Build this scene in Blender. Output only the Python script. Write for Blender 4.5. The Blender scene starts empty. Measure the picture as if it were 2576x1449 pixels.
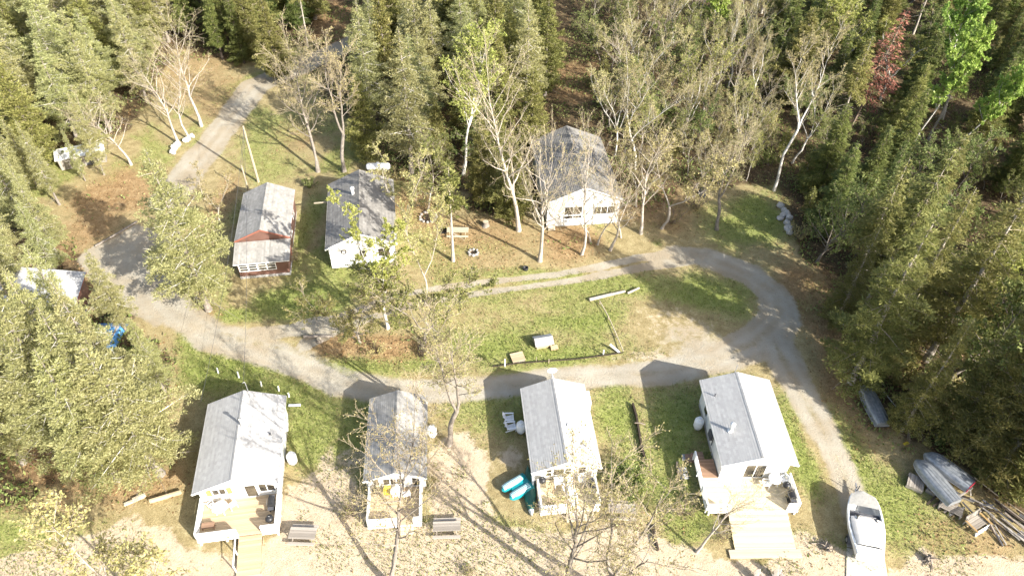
SKY,SUN,EXPO=.13,5.0,1.40
import bpy, math, random
import numpy as np
from mathutils import Vector, Matrix
R=math.radians
scene=bpy.context.scene
COL=scene.collection
rnd=random.Random(11)
# ------------------------------------------------------------------ camera
PITCH,FH,ROLL,HC=R(43.844),1.41627,R(1.19),52.0
FPX=FH*1288
def _axes():
    fwd=np.array([0,math.cos(PITCH),-math.sin(PITCH)]);up=np.array([0,math.sin(PITCH),math.cos(PITCH)]);rt=np.array([1.,0,0])
    c,s=math.cos(ROLL),math.sin(ROLL)
    return fwd,-s*rt+c*up,c*rt+s*up
FWD,UP,RT=_axes()
def at(x,y,z=0.0):
    """world point at height z seen at (x,y) of the 2576x1449 photo"""
    d=FWD+RT*(x-1288)/FPX+UP*(724.5-y)/FPX
    return np.array([0,0,HC])+d*(z-HC)/d[2]
def pix(P):
    w=np.asarray(P,float)-np.array([0,0,HC]); zz=w@FWD
    return 1288+FPX*(w@RT)/zz, 724.5-FPX*(w@UP)/zz
def height_to(b,ty):
    """height of a vertical thing standing at pixel b whose top reaches row ty"""
    g=at(*b); lo,hi=0.,48.
    for _ in range(40):
        m=(lo+hi)/2
        if pix(g+np.array([0,0,m]))[1]>ty: lo=m
        else: hi=m
    return lo
cam=bpy.data.cameras.new('camera'); camo=bpy.data.objects.new('camera',cam); COL.objects.link(camo)
cam.sensor_width=36; cam.lens=FH*18; cam.clip_end=2000; cam.clip_start=.5
camo.matrix_world=Matrix(((RT[0],UP[0],-FWD[0],0),(RT[1],UP[1],-FWD[1],0),(RT[2],UP[2],-FWD[2],HC),(0,0,0,1)))
scene.camera=camo
# ------------------------------------------------------------------ light
SAZ,SEL=R(-50.0+180),R(29.4)     # azimuth (from +y towards +x) and height of the sun
w=bpy.data.worlds.new("World"); scene.world=w; w.use_nodes=True
nt=w.node_tree; bg=nt.nodes['Background']; sky=nt.nodes.new('ShaderNodeTexSky'); sky.sky_type='NISHITA'; sky.sun_disc=False
sky.dust_density=2.5; sky.ozone_density=.3; sky.sun_elevation=SEL; sky.sun_rotation=SAZ
nt.links.new(sky.outputs[0],bg.inputs[0]); bg.inputs[1].default_value=SKY
sl=bpy.data.lights.new('sun','SUN'); sl.energy=SUN; sl.angle=R(.5); sl.color=(1,.965,.90); so=bpy.data.objects.new('sun',sl); COL.objects.link(so)
sd=Vector((math.sin(SAZ)*math.cos(SEL),math.cos(SAZ)*math.cos(SEL),math.sin(SEL)))
so.rotation_euler=sd.to_track_quat('Z','Y').to_euler(); so.location=(60,-40,60)
vs=scene.view_settings; vs.view_transform='Standard'; vs.look='None'; vs.exposure=EXPO; vs.gamma=1
scene.cycles.max_bounces=5; scene.cycles.diffuse_bounces=2; scene.cycles.transparent_max_bounces=4; scene.cycles.transmission_bounces=2; scene.cycles.glossy_bounces=2
scene.cycles.use_denoising=True
# ------------------------------------------------------------------ materials
M={}
def nodes(name):
    m=bpy.data.materials.new(name); m.use_nodes=True; t=m.node_tree; b=t.nodes['Principled BSDF']
    M[name]=m
    return m,t,b
def lk(t,a,b): t.links.new(a,b)
def noise(t,vec,scale,detail=4,rough=.6,dist=0):
    n=t.nodes.new('ShaderNodeTexNoise'); n.inputs['Scale'].default_value=scale; n.inputs['Detail'].default_value=detail; n.inputs['Roughness'].default_value=rough; n.inputs['Distortion'].default_value=dist
    lk(t,vec,n.inputs['Vector']); return n.outputs['Fac']
def ramp(t,fac,stops):
    r=t.nodes.new('ShaderNodeValToRGB'); e=r.color_ramp.elements
    while len(e)<len(stops): e.new(.5)
    for k,(p,c) in enumerate(stops):
        e[k].position=p; e[k].color=(*c,1) if len(c)==3 else c
    lk(t,fac,r.inputs[0]); return r.outputs[0]
def mixc(t,f,a,b,mode='MIX'):
    m=t.nodes.new('ShaderNodeMix'); m.data_type='RGBA'; m.blend_type=mode
    for s,v in ((m.inputs[0],f),(m.inputs[6],a),(m.inputs[7],b)):
        if hasattr(v,'type') and hasattr(v,'links'): lk(t,v,s)
        else: s.default_value=(*v,1) if isinstance(v,tuple) and len(v)==3 else v
    return m.outputs[2]
def mth(t,op,a,b=None,c=None):
    m=t.nodes.new('ShaderNodeMath'); m.operation=op
    for i,v in enumerate((a,b,c)):
        if v is None: continue
        if hasattr(v,'links'): lk(t,v,m.inputs[i])
        else: m.inputs[i].default_value=v
    return m.outputs[0]
def maprange(t,v,a,b,c=0,d=1):
    m=t.nodes.new('ShaderNodeMapRange'); m.interpolation_type='SMOOTHSTEP'; lk(t,v,m.inputs[0])
    for i,x in enumerate((a,b,c,d)): m.inputs[1+i].default_value=x
    return m.outputs[0]
def objco(t):
    n=t.nodes.new('ShaderNodeTexCoord'); return n.outputs['Object']
def bump(t,b,h,strength=.4,dist=.02):
    n=t.nodes.new('ShaderNodeBump'); n.inputs['Strength'].default_value=strength; n.inputs['Distance'].default_value=dist
    lk(t,h,n.inputs['Height']); lk(t,n.outputs[0],b.inputs['Normal'])
def plain(name,c1,c2=None,rough=.7,scale=3.,metal=0.,bmp=.2,spec=.3,detail=5):
    m,t,b=nodes(name); v=objco(t)
    c2=c2 or tuple(x*.75 for x in c1)
    f=noise(t,v,scale,detail); lk(t,ramp(t,f,[(.3,c2),(.68,c1)]),b.inputs['Base Color'])
    b.inputs['Roughness'].default_value=rough; b.inputs['Metallic'].default_value=metal; b.inputs['Specular IOR Level'].default_value=spec
    if bmp: bump(t,b,noise(t,v,scale*6,3),bmp,.01)
    return m
def wood(name,c1,c2,axis,pitch=.14,rough=.7):
    """boards: tone changes from board to board across <axis>, grain along the other"""
    m,t,b=nodes(name); v=objco(t); s=t.nodes.new('ShaderNodeSeparateXYZ'); lk(t,v,s.inputs[0])
    k=mth(t,'FLOOR',mth(t,'DIVIDE',s.outputs[axis],pitch)); wn=t.nodes.new('ShaderNodeTexWhiteNoise'); wn.noise_dimensions='1D'; lk(t,k,wn.inputs['W'])
    mp=t.nodes.new('ShaderNodeMapping'); lk(t,v,mp.inputs[0]); sc=[1.5,1.5,1.5]; sc[axis]=22; mp.inputs['Scale'].default_value=sc
    g=noise(t,mp.outputs[0],1.,6,.65)
    f=mth(t,'ADD',mth(t,'MULTIPLY',wn.outputs['Value'],.55),mth(t,'MULTIPLY',g,.55))
    lk(t,ramp(t,f,[(.2,c2),(.8,c1)]),b.inputs['Base Color']); b.inputs['Roughness'].default_value=rough; b.inputs['Specular IOR Level'].default_value=.25
    bump(t,b,g,.25,.01); return m
plain('white_paint',(.80,.80,.78),(.70,.70,.67),.5,2.2,bmp=.05)
plain('white_plastic',(.82,.83,.84),(.76,.77,.78),.35,3,bmp=0,spec=.5)
plain('tank_white',(.80,.80,.79),(.72,.72,.70),.4,2.5,bmp=0,spec=.4)
plain('pipe_metal',(.55,.55,.55),(.38,.38,.38),.35,6,metal=.7,bmp=0)
plain('black_metal',(.02,.02,.022),(.035,.035,.035),.4,6,bmp=.1)
plain('dark_grey',(.10,.10,.105),(.06,.06,.065),.6,5)
plain('teal_plastic',(.010,.27,.29),(.008,.20,.23),.35,3,bmp=0,spec=.5)
plain('pale_teal',(.55,.74,.74),(.45,.66,.67),.4,4,bmp=0,spec=.5)
plain('canoe_green',(.008,.11,.075),(.02,.085,.06),.4,2,bmp=.05,spec=.5)
plain('boat_white',(.78,.79,.78),(.66,.67,.65),.35,1.6,bmp=0,spec=.5)
plain('boat_cover',(.60,.57,.52),(.50,.475,.43),.85,2.4,bmp=.35)
plain('boat_inside',(.33,.32,.29),(.24,.23,.21),.7,5)
plain('concrete',(.46,.43,.37),(.36,.335,.28),.9,1.3,bmp=.4)
plain('concrete_grey',(.38,.37,.35),(.30,.29,.28),.9,3,bmp=.4)
plain('stone',(.36,.34,.31),(.22,.205,.19),.9,5,bmp=.8)
plain('stone_pale',(.52,.49,.44),(.38,.35,.31),.9,4,bmp=.8)
plain('tarp_blue',(.05,.20,.52),(.12,.34,.66),.45,2.5,bmp=.5,spec=.5)
plain('wood_dark',(.055,.04,.028),(.03,.022,.016),.9,6,bmp=.6)
plain('root_wood',(.30,.25,.20),(.15,.12,.09),.9,5,bmp=.8)
plain('rubber',(.02,.02,.02),(.03,.03,.03),.8,8)
plain('brass_red',(.42,.02,.05),(.35,.02,.04),.6,5)
plain('yellow_paint',(.6,.45,.05),(.5,.36,.04),.5,5)
plain('red_stain',(.28,.11,.075),(.20,.075,.05),.8,2.5,bmp=.3)
plain('orange_board',(.36,.15,.07),(.28,.10,.05),.8,3,bmp=.3)
plain('shutter_tan',(.36,.24,.10),(.28,.17,.07),.7,5)
plain('cushion_grey',(.16,.18,.20),(.10,.11,.13),.9,6)
plain('dirt_dark',(.05,.035,.022),(.025,.018,.012),.95,5,bmp=.8)
wood('deck_new',(.64,.54,.36),(.52,.42,.26),1)
wood('deck_tan',(.50,.385,.25),(.37,.27,.165),1)
wood('deck_brown',(.30,.19,.125),(.20,.125,.08),1)
wood('weathered',(.34,.31,.27),(.17,.15,.125),0,.11,.85)
wood('weathered_y',(.36,.32,.27),(.19,.165,.135),1,.11,.85)
wood('pale_wood',(.50,.43,.32),(.36,.30,.21),1,.16,.8)
wood('pole_wood',(.40,.34,.25),(.27,.22,.15),0,.06,.85)
plain('bark_pale',(.46,.41,.345),(.25,.215,.175),.9,4,bmp=.8)
plain('bark_grey',(.27,.235,.195),(.14,.12,.10),.9,5,bmp=.9)
plain('bark_birch',(.62,.59,.53),(.36,.33,.28),.8,3,bmp=.3)
plain('bark_dark',(.13,.105,.085),(.065,.052,.042),.9,5,bmp=.9)
plain('twig_pale',(.40,.335,.235),(.27,.22,.15),.9,1.2,bmp=0)
plain('twig_brown',(.27,.205,.15),(.16,.12,.09),.9,1.2,bmp=0)
# aluminium hulls
m,t,b=nodes('aluminium'); v=objco(t); f=noise(t,v,3,6,.7); mp=t.nodes.new('ShaderNodeMapping'); lk(t,v,mp.inputs[0]); mp.inputs['Scale'].default_value=(14,.8,3)
f2=noise(t,mp.outputs[0],1,5,.7)
lk(t,ramp(t,mth(t,'ADD',mth(t,'MULTIPLY',f,.5),mth(t,'MULTIPLY',f2,.5)),[(.32,(.13,.14,.15)),(.5,(.26,.275,.29)),(.66,(.40,.41,.41))]),b.inputs['Base Color'])
b.inputs['Metallic'].default_value=.35; b.inputs['Roughness'].default_value=.42; bump(t,b,f2,.2,.01)
# glass
m,t,b=nodes('glass'); v=objco(t); lk(t,ramp(t,noise(t,v,1.4,3),[(.35,(.012,.013,.014)),(.65,(.10,.085,.06))]),b.inputs['Base Color']); b.inputs['Roughness'].default_value=.06; b.inputs['Specular IOR Level'].default_value=.6
# lap siding
def siding(name,c1,c2,pitch):
    m,t,b=nodes(name); v=objco(t); s=t.nodes.new('ShaderNodeSeparateXYZ'); lk(t,v,s.inputs[0])
    fr=mth(t,'FRACT',mth(t,'DIVIDE',s.outputs[2],pitch))
    lk(t,ramp(t,noise(t,v,1.3,5),[(.3,c2),(.7,c1)]),b.inputs['Base Color']); b.inputs['Roughness'].default_value=.55
    bump(t,b,fr,.9,.018); return m
siding('siding_white',(.80,.80,.77),(.70,.70,.67),.16)
siding('siding_red',(.165,.088,.066),(.12,.06,.044),.15)
# brick-red skirting etc uses red_stain; shingles: geometry courses + tone per shingle
def shingle(name,c1,c2,c3,streak):
    m,t,b=nodes(name); v=objco(t); s=t.nodes.new('ShaderNodeSeparateXYZ'); lk(t,v,s.inputs[0])
    row=mth(t,'FLOOR',mth(t,'DIVIDE',s.outputs[0],.18)); rwn=t.nodes.new('ShaderNodeTexWhiteNoise'); rwn.noise_dimensions='1D'; lk(t,row,rwn.inputs['W']); col=mth(t,'FLOOR',mth(t,'ADD',mth(t,'DIVIDE',s.outputs[1],.30),mth(t,'MULTIPLY',row,.37)))
    cb=t.nodes.new('ShaderNodeCombineXYZ'); lk(t,row,cb.inputs[0]); lk(t,col,cb.inputs[1])
    wn=t.nodes.new('ShaderNodeTexWhiteNoise'); wn.noise_dimensions='2D'; lk(t,cb.outputs[0],wn.inputs['Vector'])
    c=ramp(t,mth(t,'ADD',mth(t,'MULTIPLY',wn.outputs['Value'],.6),mth(t,'MULTIPLY',rwn.outputs['Value'],.4)),[(0,c2),(.6,c1),(1,c3)])
    f=maprange(t,noise(t,v,.9,6,.7),.42,.62)
    c=mixc(t,mth(t,'MULTIPLY',f,streak),c,tuple(x*.6 for x in c2))
    sp=noise(t,v,30,3)
    c=mixc(t,.25,c,ramp(t,sp,[(.35,(.05,.05,.05)),(.7,(.6,.6,.6))]),'SOFT_LIGHT')
    lk(t,c,b.inputs['Base Color']); b.inputs['Roughness'].default_value=.9; b.inputs['Specular IOR Level'].default_value=.2
    bump(t,b,sp,.3,.01); return m
shingle('shingle_grey',(.43,.42,.40),(.365,.357,.34),(.48,.472,.45),.10)
shingle('shingle_old',(.33,.315,.285),(.25,.238,.215),(.40,.385,.355),.3)
shingle('shingle_dark',(.255,.24,.215),(.19,.178,.158),(.32,.30,.27),.3)
shingle('shingle_pale',(.44,.44,.42),(.36,.36,.35),(.50,.50,.48),.5)
# foliage
def foliage(name,c1,c2,c3,trans=.28,rv=.25,rough=.6):
    m,t,b=nodes(name); a=t.nodes.new('ShaderNodeAttribute'); a.attribute_name='tint'
    oi=t.nodes.new('ShaderNodeObjectInfo')
    c=ramp(t,a.outputs['Fac'],[(0,c1),(.55,c2),(1,c3)])
    hs=t.nodes.new('ShaderNodeHueSaturation'); lk(t,c,hs.inputs['Color'])
    lk(t,mth(t,'ADD',.485,mth(t,'MULTIPLY',oi.outputs['Random'],.03)),hs.inputs['Hue'])
    lk(t,mth(t,'ADD',1-rv/2,mth(t,'MULTIPLY',mth(t,'FRACT',mth(t,'MULTIPLY',oi.outputs['Random'],7.31)),rv)),hs.inputs['Value'])
    lk(t,hs.outputs[0],b.inputs['Base Color']); b.inputs['Roughness'].default_value=rough; b.inputs['Specular IOR Level'].default_value=.25
    tr=t.nodes.new('ShaderNodeBsdfTranslucent'); lk(t,hs.outputs[0],tr.inputs[0])
    mx=t.nodes.new('ShaderNodeMixShader'); mx.inputs[0].default_value=trans; lk(t,b.outputs[0],mx.inputs[1]); lk(t,tr.outputs[0],mx.inputs[2])
    lk(t,mx.outputs[0],t.nodes['Material Output'].inputs[0]); return m
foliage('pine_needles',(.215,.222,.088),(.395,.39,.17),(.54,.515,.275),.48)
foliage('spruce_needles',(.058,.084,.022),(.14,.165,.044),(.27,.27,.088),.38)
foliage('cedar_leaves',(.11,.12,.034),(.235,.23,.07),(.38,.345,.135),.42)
foliage('poplar_leaves',(.17,.26,.045),(.31,.43,.09),(.46,.55,.17),.45)
foliage('birch_leaves',(.20,.23,.05),(.34,.36,.095),(.49,.48,.18),.45)
foliage('bud_leaves',(.22,.195,.07),(.36,.325,.13),(.50,.45,.22),.3)
foliage('dead_needles',(.17,.075,.045),(.29,.14,.085),(.38,.22,.14))
foliage('shrub_leaves',(.095,.125,.032),(.19,.23,.065),(.32,.33,.125),.38)
foliage('grass_blades',(.09,.115,.024),(.17,.19,.05),(.33,.29,.13))
foliage('dry_leaves',(.12,.07,.03),(.22,.14,.06),(.34,.25,.13),.1)
# ------------------------------------------------------------------ mesh builder
class MB:
    def __init__(s): s.v=[];s.f=[];s.mi=[];s.sm=[]
    def add(s,vs,fs,mi=0,sm=False):
        o=len(s.v); s.v+= [tuple(map(float,p)) for p in vs]
        for f in fs: s.f.append(tuple(i+o for i in f)); s.mi.append(mi); s.sm.append(sm)
        return s
    def box(s,x0,x1,y0,y1,z0,z1,mi=0,mat=None):
        p=[(x0,y0,z0),(x1,y0,z0),(x1,y1,z0),(x0,y1,z0),(x0,y0,z1),(x1,y0,z1),(x1,y1,z1),(x0,y1,z1)]
        if mat is not None: p=[tuple(mat@Vector(q)) for q in p]
        return s.add(p,[(3,2,1,0),(4,5,6,7),(0,1,5,4),(1,2,6,5),(2,3,7,6),(3,0,4,7)],mi)
    def bar(s,a,b,wd,ht,mi=0,up=(0,0,1)):
        """a rectangular bar from a to b, wd wide, ht high"""
        a=Vector(a);b=Vector(b);d=(b-a).normalized();u=Vector(up)
        if abs(d.dot(u))>.98: u=Vector((0,1,0))
        x=d.cross(u).normalized();u=x.cross(d)
        p=[]
        for q in(a,b):
            for i,j in((-1,-1),(1,-1),(1,1),(-1,1)): p.append(q+x*(i*wd/2)+u*(j*ht/2))
        return s.add(p,[(3,2,1,0),(4,5,6,7),(0,1,5,4),(1,2,6,5),(2,3,7,6),(3,0,4,7)],mi)
    def tube(s,pts,rad,n=8,mi=0,cap=True,sm=True):
        pts=[Vector(p) for p in pts]; rr=rad if isinstance(rad,(list,tuple)) else [rad]*len(pts)
        vs=[];k=len(pts)
        for i,p in enumerate(pts):
            d=(pts[min(i+1,k-1)]-pts[max(i-1,0)]).normalized(); u=Vector((0,0,1)) if abs(d.z)<.9 else Vector((1,0,0))
            x=d.cross(u).normalized();y=d.cross(x)
            for j in range(n):
                a=2*math.pi*j/n; vs.append(p+x*(rr[i]*math.cos(a))+y*(rr[i]*math.sin(a)))
        fs=[(i*n+j,i*n+(j+1)%n,(i+1)*n+(j+1)%n,(i+1)*n+j) for i in range(k-1) for j in range(n)]
        s.add(vs,fs,mi,sm)
        if cap: s.add([vs[j] for j in range(n)],[tuple(range(n))],mi); s.add([vs[(k-1)*n+j] for j in range(n)],[tuple(reversed(range(n)))],mi)
        return s
    def lathe(s,prof,n=20,mi=0,c=(0,0,0)):
        vs=[];k=len(prof)
        for r,z in prof:
            for j in range(n):
                a=2*math.pi*j/n; vs.append((c[0]+r*math.cos(a),c[1]+r*math.sin(a),c[2]+z))
        fs=[(i*n+j,i*n+(j+1)%n,(i+1)*n+(j+1)%n,(i+1)*n+j) for i in range(k-1) for j in range(n)]
        return s.add(vs,fs,mi,True)
    def grid(s,P,mi=0,sm=True,flip=False):
        """P: rows of points"""
        nr,nc=len(P),len(P[0]); vs=[p for r in P for p in r]
        fs=[(i*nc+j,i*nc+j+1,(i+1)*nc+j+1,(i+1)*nc+j) for i in range(nr-1) for j in range(nc-1)]
        if flip: fs=[tuple(reversed(f)) for f in fs]
        return s.add(vs,fs,mi,sm)
    def blob(s,c,r,seed=0,n=7,mi=0,rough=.25):
        q=random.Random(seed); vs=[];m=n+3
        for i in range(n+1):
            th=math.pi*i/n
            for j in range(m):
                ph=2*math.pi*j/m; k=1+q.uniform(-rough,rough)
                vs.append((c[0]+r[0]*k*math.sin(th)*math.cos(ph),c[1]+r[1]*k*math.sin(th)*math.sin(ph),c[2]+r[2]*k*math.cos(th)))
        fs=[(i*m+j,(i+1)*m+j,(i+1)*m+(j+1)%m,i*m+(j+1)%m) for i in range(n) for j in range(m)]
        return s.add(vs,fs,mi,False)
    def build(s,name,mats,parent=None,loc=None,rz=0,label=None,cat=None,group=None,bev=0):
        me=bpy.data.meshes.new(name); me.from_pydata(s.v,[],s.f)
        for m_ in (mats if isinstance(mats,(list,tuple)) else [mats]): me.materials.append(M[m_])
        me.polygons.foreach_set('material_index',s.mi); me.polygons.foreach_set('use_smooth',s.sm); me.update()
        o=bpy.data.objects.new(name,me); COL.objects.link(o)
        if parent is not None: o.parent=parent
        if loc is not None: o.location=tuple(map(float,loc))
        o.rotation_euler.z=rz
        if bev:
            b=o.modifiers.new('bevel','BEVEL'); b.width=bev; b.segments=1; b.limit_method='ANGLE'
        tag(o,label,cat,group); return o
def tag(o,label=None,cat=None,group=None,kind=None):
    if label: o['label']=label
    if cat: o['category']=cat
    if group: o['group']=group
    if kind: o['kind']=kind
    return o
def thing(name,label,cat,loc=(0,0,0),rz=0,group=None):
    o=bpy.data.objects.new(name,None); COL.objects.link(o); o.location=tuple(map(float,loc)); o.rotation_euler.z=rz; o.empty_display_size=.3
    return tag(o,label,cat,group)
def dup(root,loc,rz,label,group=None):
    def cp(o,p):
        c=o.copy(); COL.objects.link(c)
        if p is not None: c.parent=p
        for ch in o.children: cp(ch,c)
        return c
    r=cp(root,None); r.location=tuple(map(float,loc)); r.rotation_euler.z=rz; r['label']=label
    if group: r['group']=group
    return r
def ang(p,q):
    """rotation that turns local +y towards q-p"""
    d=np.asarray(q)-np.asarray(p); return math.atan2(-d[0],d[1])
# ------------------------------------------------------------------ ground: one grid, each vertex knows how much gravel, sand, grass and leaf litter lies there
GX0,GX1,GY0,GY1,GS=-112.,112.,14.,152.,.34
nx=int((GX1-GX0)/GS)+1; ny=int((GY1-GY0)/GS)+1
gx,gy=np.meshgrid(np.linspace(GX0,GX1,nx),np.linspace(GY0,GY1,ny))
def vnoise(x,y,s,seed):
    """value noise, period s metres"""
    rs=np.random.RandomState(seed); T=rs.rand(256,256)
    u=x/s+300;v=y/s+300; i=np.floor(u).astype(int);j=np.floor(v).astype(int); a=u-i;b=v-j; a=a*a*(3-2*a);b=b*b*(3-2*b)
    g=lambda p,q:T[p%256,q%256]
    return (g(i,j)*(1-a)+g(i+1,j)*a)*(1-b)+(g(i,j+1)*(1-a)+g(i+1,j+1)*a)*b
def fbm(x,y,s,seed,o=4):
    r=0;k=0
    for n in range(o): r=r+vnoise(x,y,s/2**n,seed+n)*.55**n; k+=.55**n
    return r/k
def sstep(a,b,x):
    t=np.clip((x-a)/(b-a),0,1); return t*t*(3-2*t)
nz=fbm(gx,gy,9,1); n2=fbm(gx,gy,3.2,9); n3=fbm(gx,gy,22,20)
def stroke(pts,soft=1.5,wob=1.0):
    """pts: (x,y,half width in m) along a path, photo pixels -> mask"""
    best=np.full(gx.shape,-9.)
    W=[(at(p[0],p[1])[:2],p[2]) for p in pts]
    for (a,ra),(b,rb) in zip(W[:-1],W[1:]):
        d=b-a;L=max(d@d,1e-6)
        t=np.clip(((gx-a[0])*d[0]+(gy-a[1])*d[1])/L,0,1)
        dist=np.hypot(gx-a[0]-t*d[0],gy-a[1]-t*d[1])
        best=np.maximum(best,(ra+(rb-ra)*t)-dist)
    return sstep(-soft/2,soft/2,best+(n2-.5)*wob)
def blob(x,y,rx,ry,k=1.,soft=1.3):
    """soft ellipse, rx, ry photo pixels"""
    c=at(x,y); ex=at(x+rx,y)-c; wx=np.hypot(ex[0],ex[1]); wy=abs(at(x,y-ry)[1]-at(x,y+ry)[1])/2
    d=np.hypot((gx-c[0])/wx,(gy-c[1])/wy)+(nz-.5)*1.3+(n2-.5)*.8
    return k*sstep(1+soft/2,1-soft/2,d)
def poly(pts,soft=1.2,wob=1.5):
    P=[at(*p)[:2] for p in pts]; ins=np.zeros(gx.shape,bool); dm=np.full(gx.shape,1e9)
    for a,b in zip(P,P[1:]+P[:1]):
        c=((a[1]>gy)!=(b[1]>gy))&(gx<(b[0]-a[0])*(gy-a[1])/(b[1]-a[1]+1e-9)+a[0]); ins^=c
        d=b-a;t=np.clip(((gx-a[0])*d[0]+(gy-a[1])*d[1])/max(d@d,1e-6),0,1)
        dm=np.minimum(dm,np.hypot(gx-a[0]-t*d[0],gy-a[1]-t*d[1]))
    return sstep(-soft/2,soft/2,np.where(ins,dm,-dm)+(n2-.5)*wob)
mx=np.maximum
# gravel
road=stroke([(960,60,1.8),(880,110,2.0),(720,185,2.1),(640,215,2.2),(585,290,2.0),(520,375,2.1),(478,425,2.1),(420,500,2.1)])
road=mx(road,poly([(345,560),(430,600),(440,740),(395,830),(300,760),(215,700),(195,655),(215,630)],1,1))
road=mx(road,stroke([(400,740,1.8),(440,785,1.8),(530,842,1.75),(620,868,1.7),(700,893,1.7),(780,925,1.6),(860,962,1.5),(950,982,1.5),(1080,985,1.4),(1250,972,1.35),(1400,955,1.3),(1540,946,1.3),(1660,935,1.5),(1800,905,1.7),(1900,860,2.0),(1965,800,2.0),(1950,740,1.8),(1890,690,1.7),(1790,650,1.6),(1690,637,1.3)]))
road=mx(road,stroke([(640,842,1.1),(760,828,.8),(850,812,.5)],.8,.5))
road=mx(road,stroke([(1940,850,1.8),(1985,930,1.6),(2030,1010,1.45),(2075,1090,1.35),(2115,1170,1.35),(2140,1230,1.2),(2150,1300,1.0)],1.6,1.0))
tracks=stroke([(1690,640,.9),(1600,650,.55),(1500,672,.5),(1400,690,.48),(1250,707,.45),(1120,722,.42),(1000,742,.4),(850,800,.5),(760,815,.6)],.5,.35)
tracks=mx(tracks,stroke([(1720,655,.9),(1620,672,.6),(1500,695,.48),(1400,712,.45),(1250,731,.45),(1120,752,.42),(1000,775,.4),(850,830,.5),(770,865,.8)],.5,.35))
road=mx(road,tracks)
road=mx(road,.8*blob(1800,888,150,42)); road=mx(road,.55*blob(1720,845,110,40))
# a strip of dry turf between the wheel tracks of the road
mid=stroke([(560,838,.35),(700,875,.45),(800,905,.4),(900,955,.3)],.6,.6)
RL=[(478,425),(520,375),(585,290),(640,215)]
def offs(pts,o):
    W=[at(*p)[:2] for p in pts]; out=[]
    for i,p in enumerate(W):
        d=W[min(i+1,len(W)-1)]-W[max(i-1,0)]; d=d/np.hypot(*d); n_=np.array([-d[1],d[0]])*o; out.append((*pix((p[0]+n_[0],p[1]+n_[1],0)),.3))
    return out
LOOP=[(400,740),(440,785),(530,842),(620,868),(700,893),(780,925),(860,962),(950,982),(1080,985),(1250,972),(1400,955),(1540,946),(1660,935),(1800,905),(1900,860),(1965,800),(1950,740),(1890,690),(1790,650)]
DOWN=[(1940,850),(1985,930),(2030,1010),(2075,1090),(2115,1170),(2140,1230)]
rut=np.zeros(gx.shape)
for P_ in(RL,LOOP,DOWN):
    for o_ in(-.72,.72): rut=np.maximum(rut,stroke(offs(P_,o_),.5,.5))
crown=np.zeros(gx.shape)
for P_ in(LOOP,DOWN): crown=np.maximum(crown,stroke(offs(P_,0),.7,.9))
road=road*(1-.42*mid)*(1-.42*crown*sstep(.42,.6,n3+.25*(n2-.5)))
# sand by the shore
sand=poly([(-80,1460),(-60,1395),(100,1395),(190,1345),(310,1300),(420,1325),(480,1380),(600,1400),(690,1340),(705,1240),(765,1190),(830,1135),(905,1260),(915,1330),(1090,1320),(1080,1110),(1180,1090),(1225,1190),(1250,1300),(1350,1330),(1600,1315),(1690,1350),(1800,1400),(2040,1365),(2130,1390),(2230,1455),(2330,1400),(2420,1455),(2450,1600),(-80,1600)],2.2,3.0)
sand=mx(sand,blob(1150,1160,60,50)); sand=mx(sand,blob(1285,1150,50,45,.8)); sand=mx(sand,blob(1640,960,60,25,.5)); sand=mx(sand,blob(880,1160,40,40,.6))
sand=mx(sand,blob(1700,830,130,70,.45)); sand=mx(sand,blob(1650,900,120,30,.6))
sand=mx(sand,blob(2430,1440,200,40,.8))
# grass
gr=np.zeros(gx.shape)
for b_ in [(1330,830,260,85,.75),(1480,790,120,50,1.),(1210,850,110,50,.9),(1420,890,140,35,.9),(1520,720,170,30,.75),(1760,745,140,60,.95),(1320,690,160,14,.7),
    (560,920,170,60,.95),(690,985,120,45,.8),(480,880,60,70,.9),(800,1080,75,110,.8),(720,760,130,45,1.),(600,790,90,25,.9),(860,660,90,80,.7),(760,600,40,120,.7),
    (1560,1060,75,110,.9),(1690,1090,90,140,.95),(1600,1180,90,90,.9),(1730,1300,80,60,.8),(900,1080,90,120,.75),(880,1190,40,70,.5),(1280,1050,70,90,.6),(1180,1040,70,50,.5),
    (1995,1100,25,120,.9),(2030,1190,30,60,.9),(2140,1130,45,120,.85),(2230,1280,90,110,.8),(2180,1200,50,60,.7),(2300,1330,110,70,.6),(2350,1390,90,40,.5),
    (1900,520,80,50,.95),(1880,570,110,35,.8),(1800,560,60,60,.6),(690,420,90,50,.55),(600,540,40,60,.5),(700,330,70,60,.35),(900,920,110,25,.8),(1050,910,60,25,.8),
    (60,1330,140,45,.75),(120,1410,60,20,.5),(20,1210,60,60,.5),(1150,1280,40,50,.5),(1020,1250,90,100,.35),(1700,1220,70,70,.8),(1240,620,60,22,.5),(1490,50,90,60,.5),(1440,250,60,60,.4)]:
    gr=mx(gr,blob(*b_))
gr=gr*(1-.75*mx(blob(1420,770,110,22,.9),mx(blob(1180,800,120,30,.8),mx(blob(1400,850,60,22,.6),blob(1700,800,90,50,.8)))))
gr=mx(gr,.62*sstep(.46,.66,fbm(gx,gy,6.5,61)))
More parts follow.
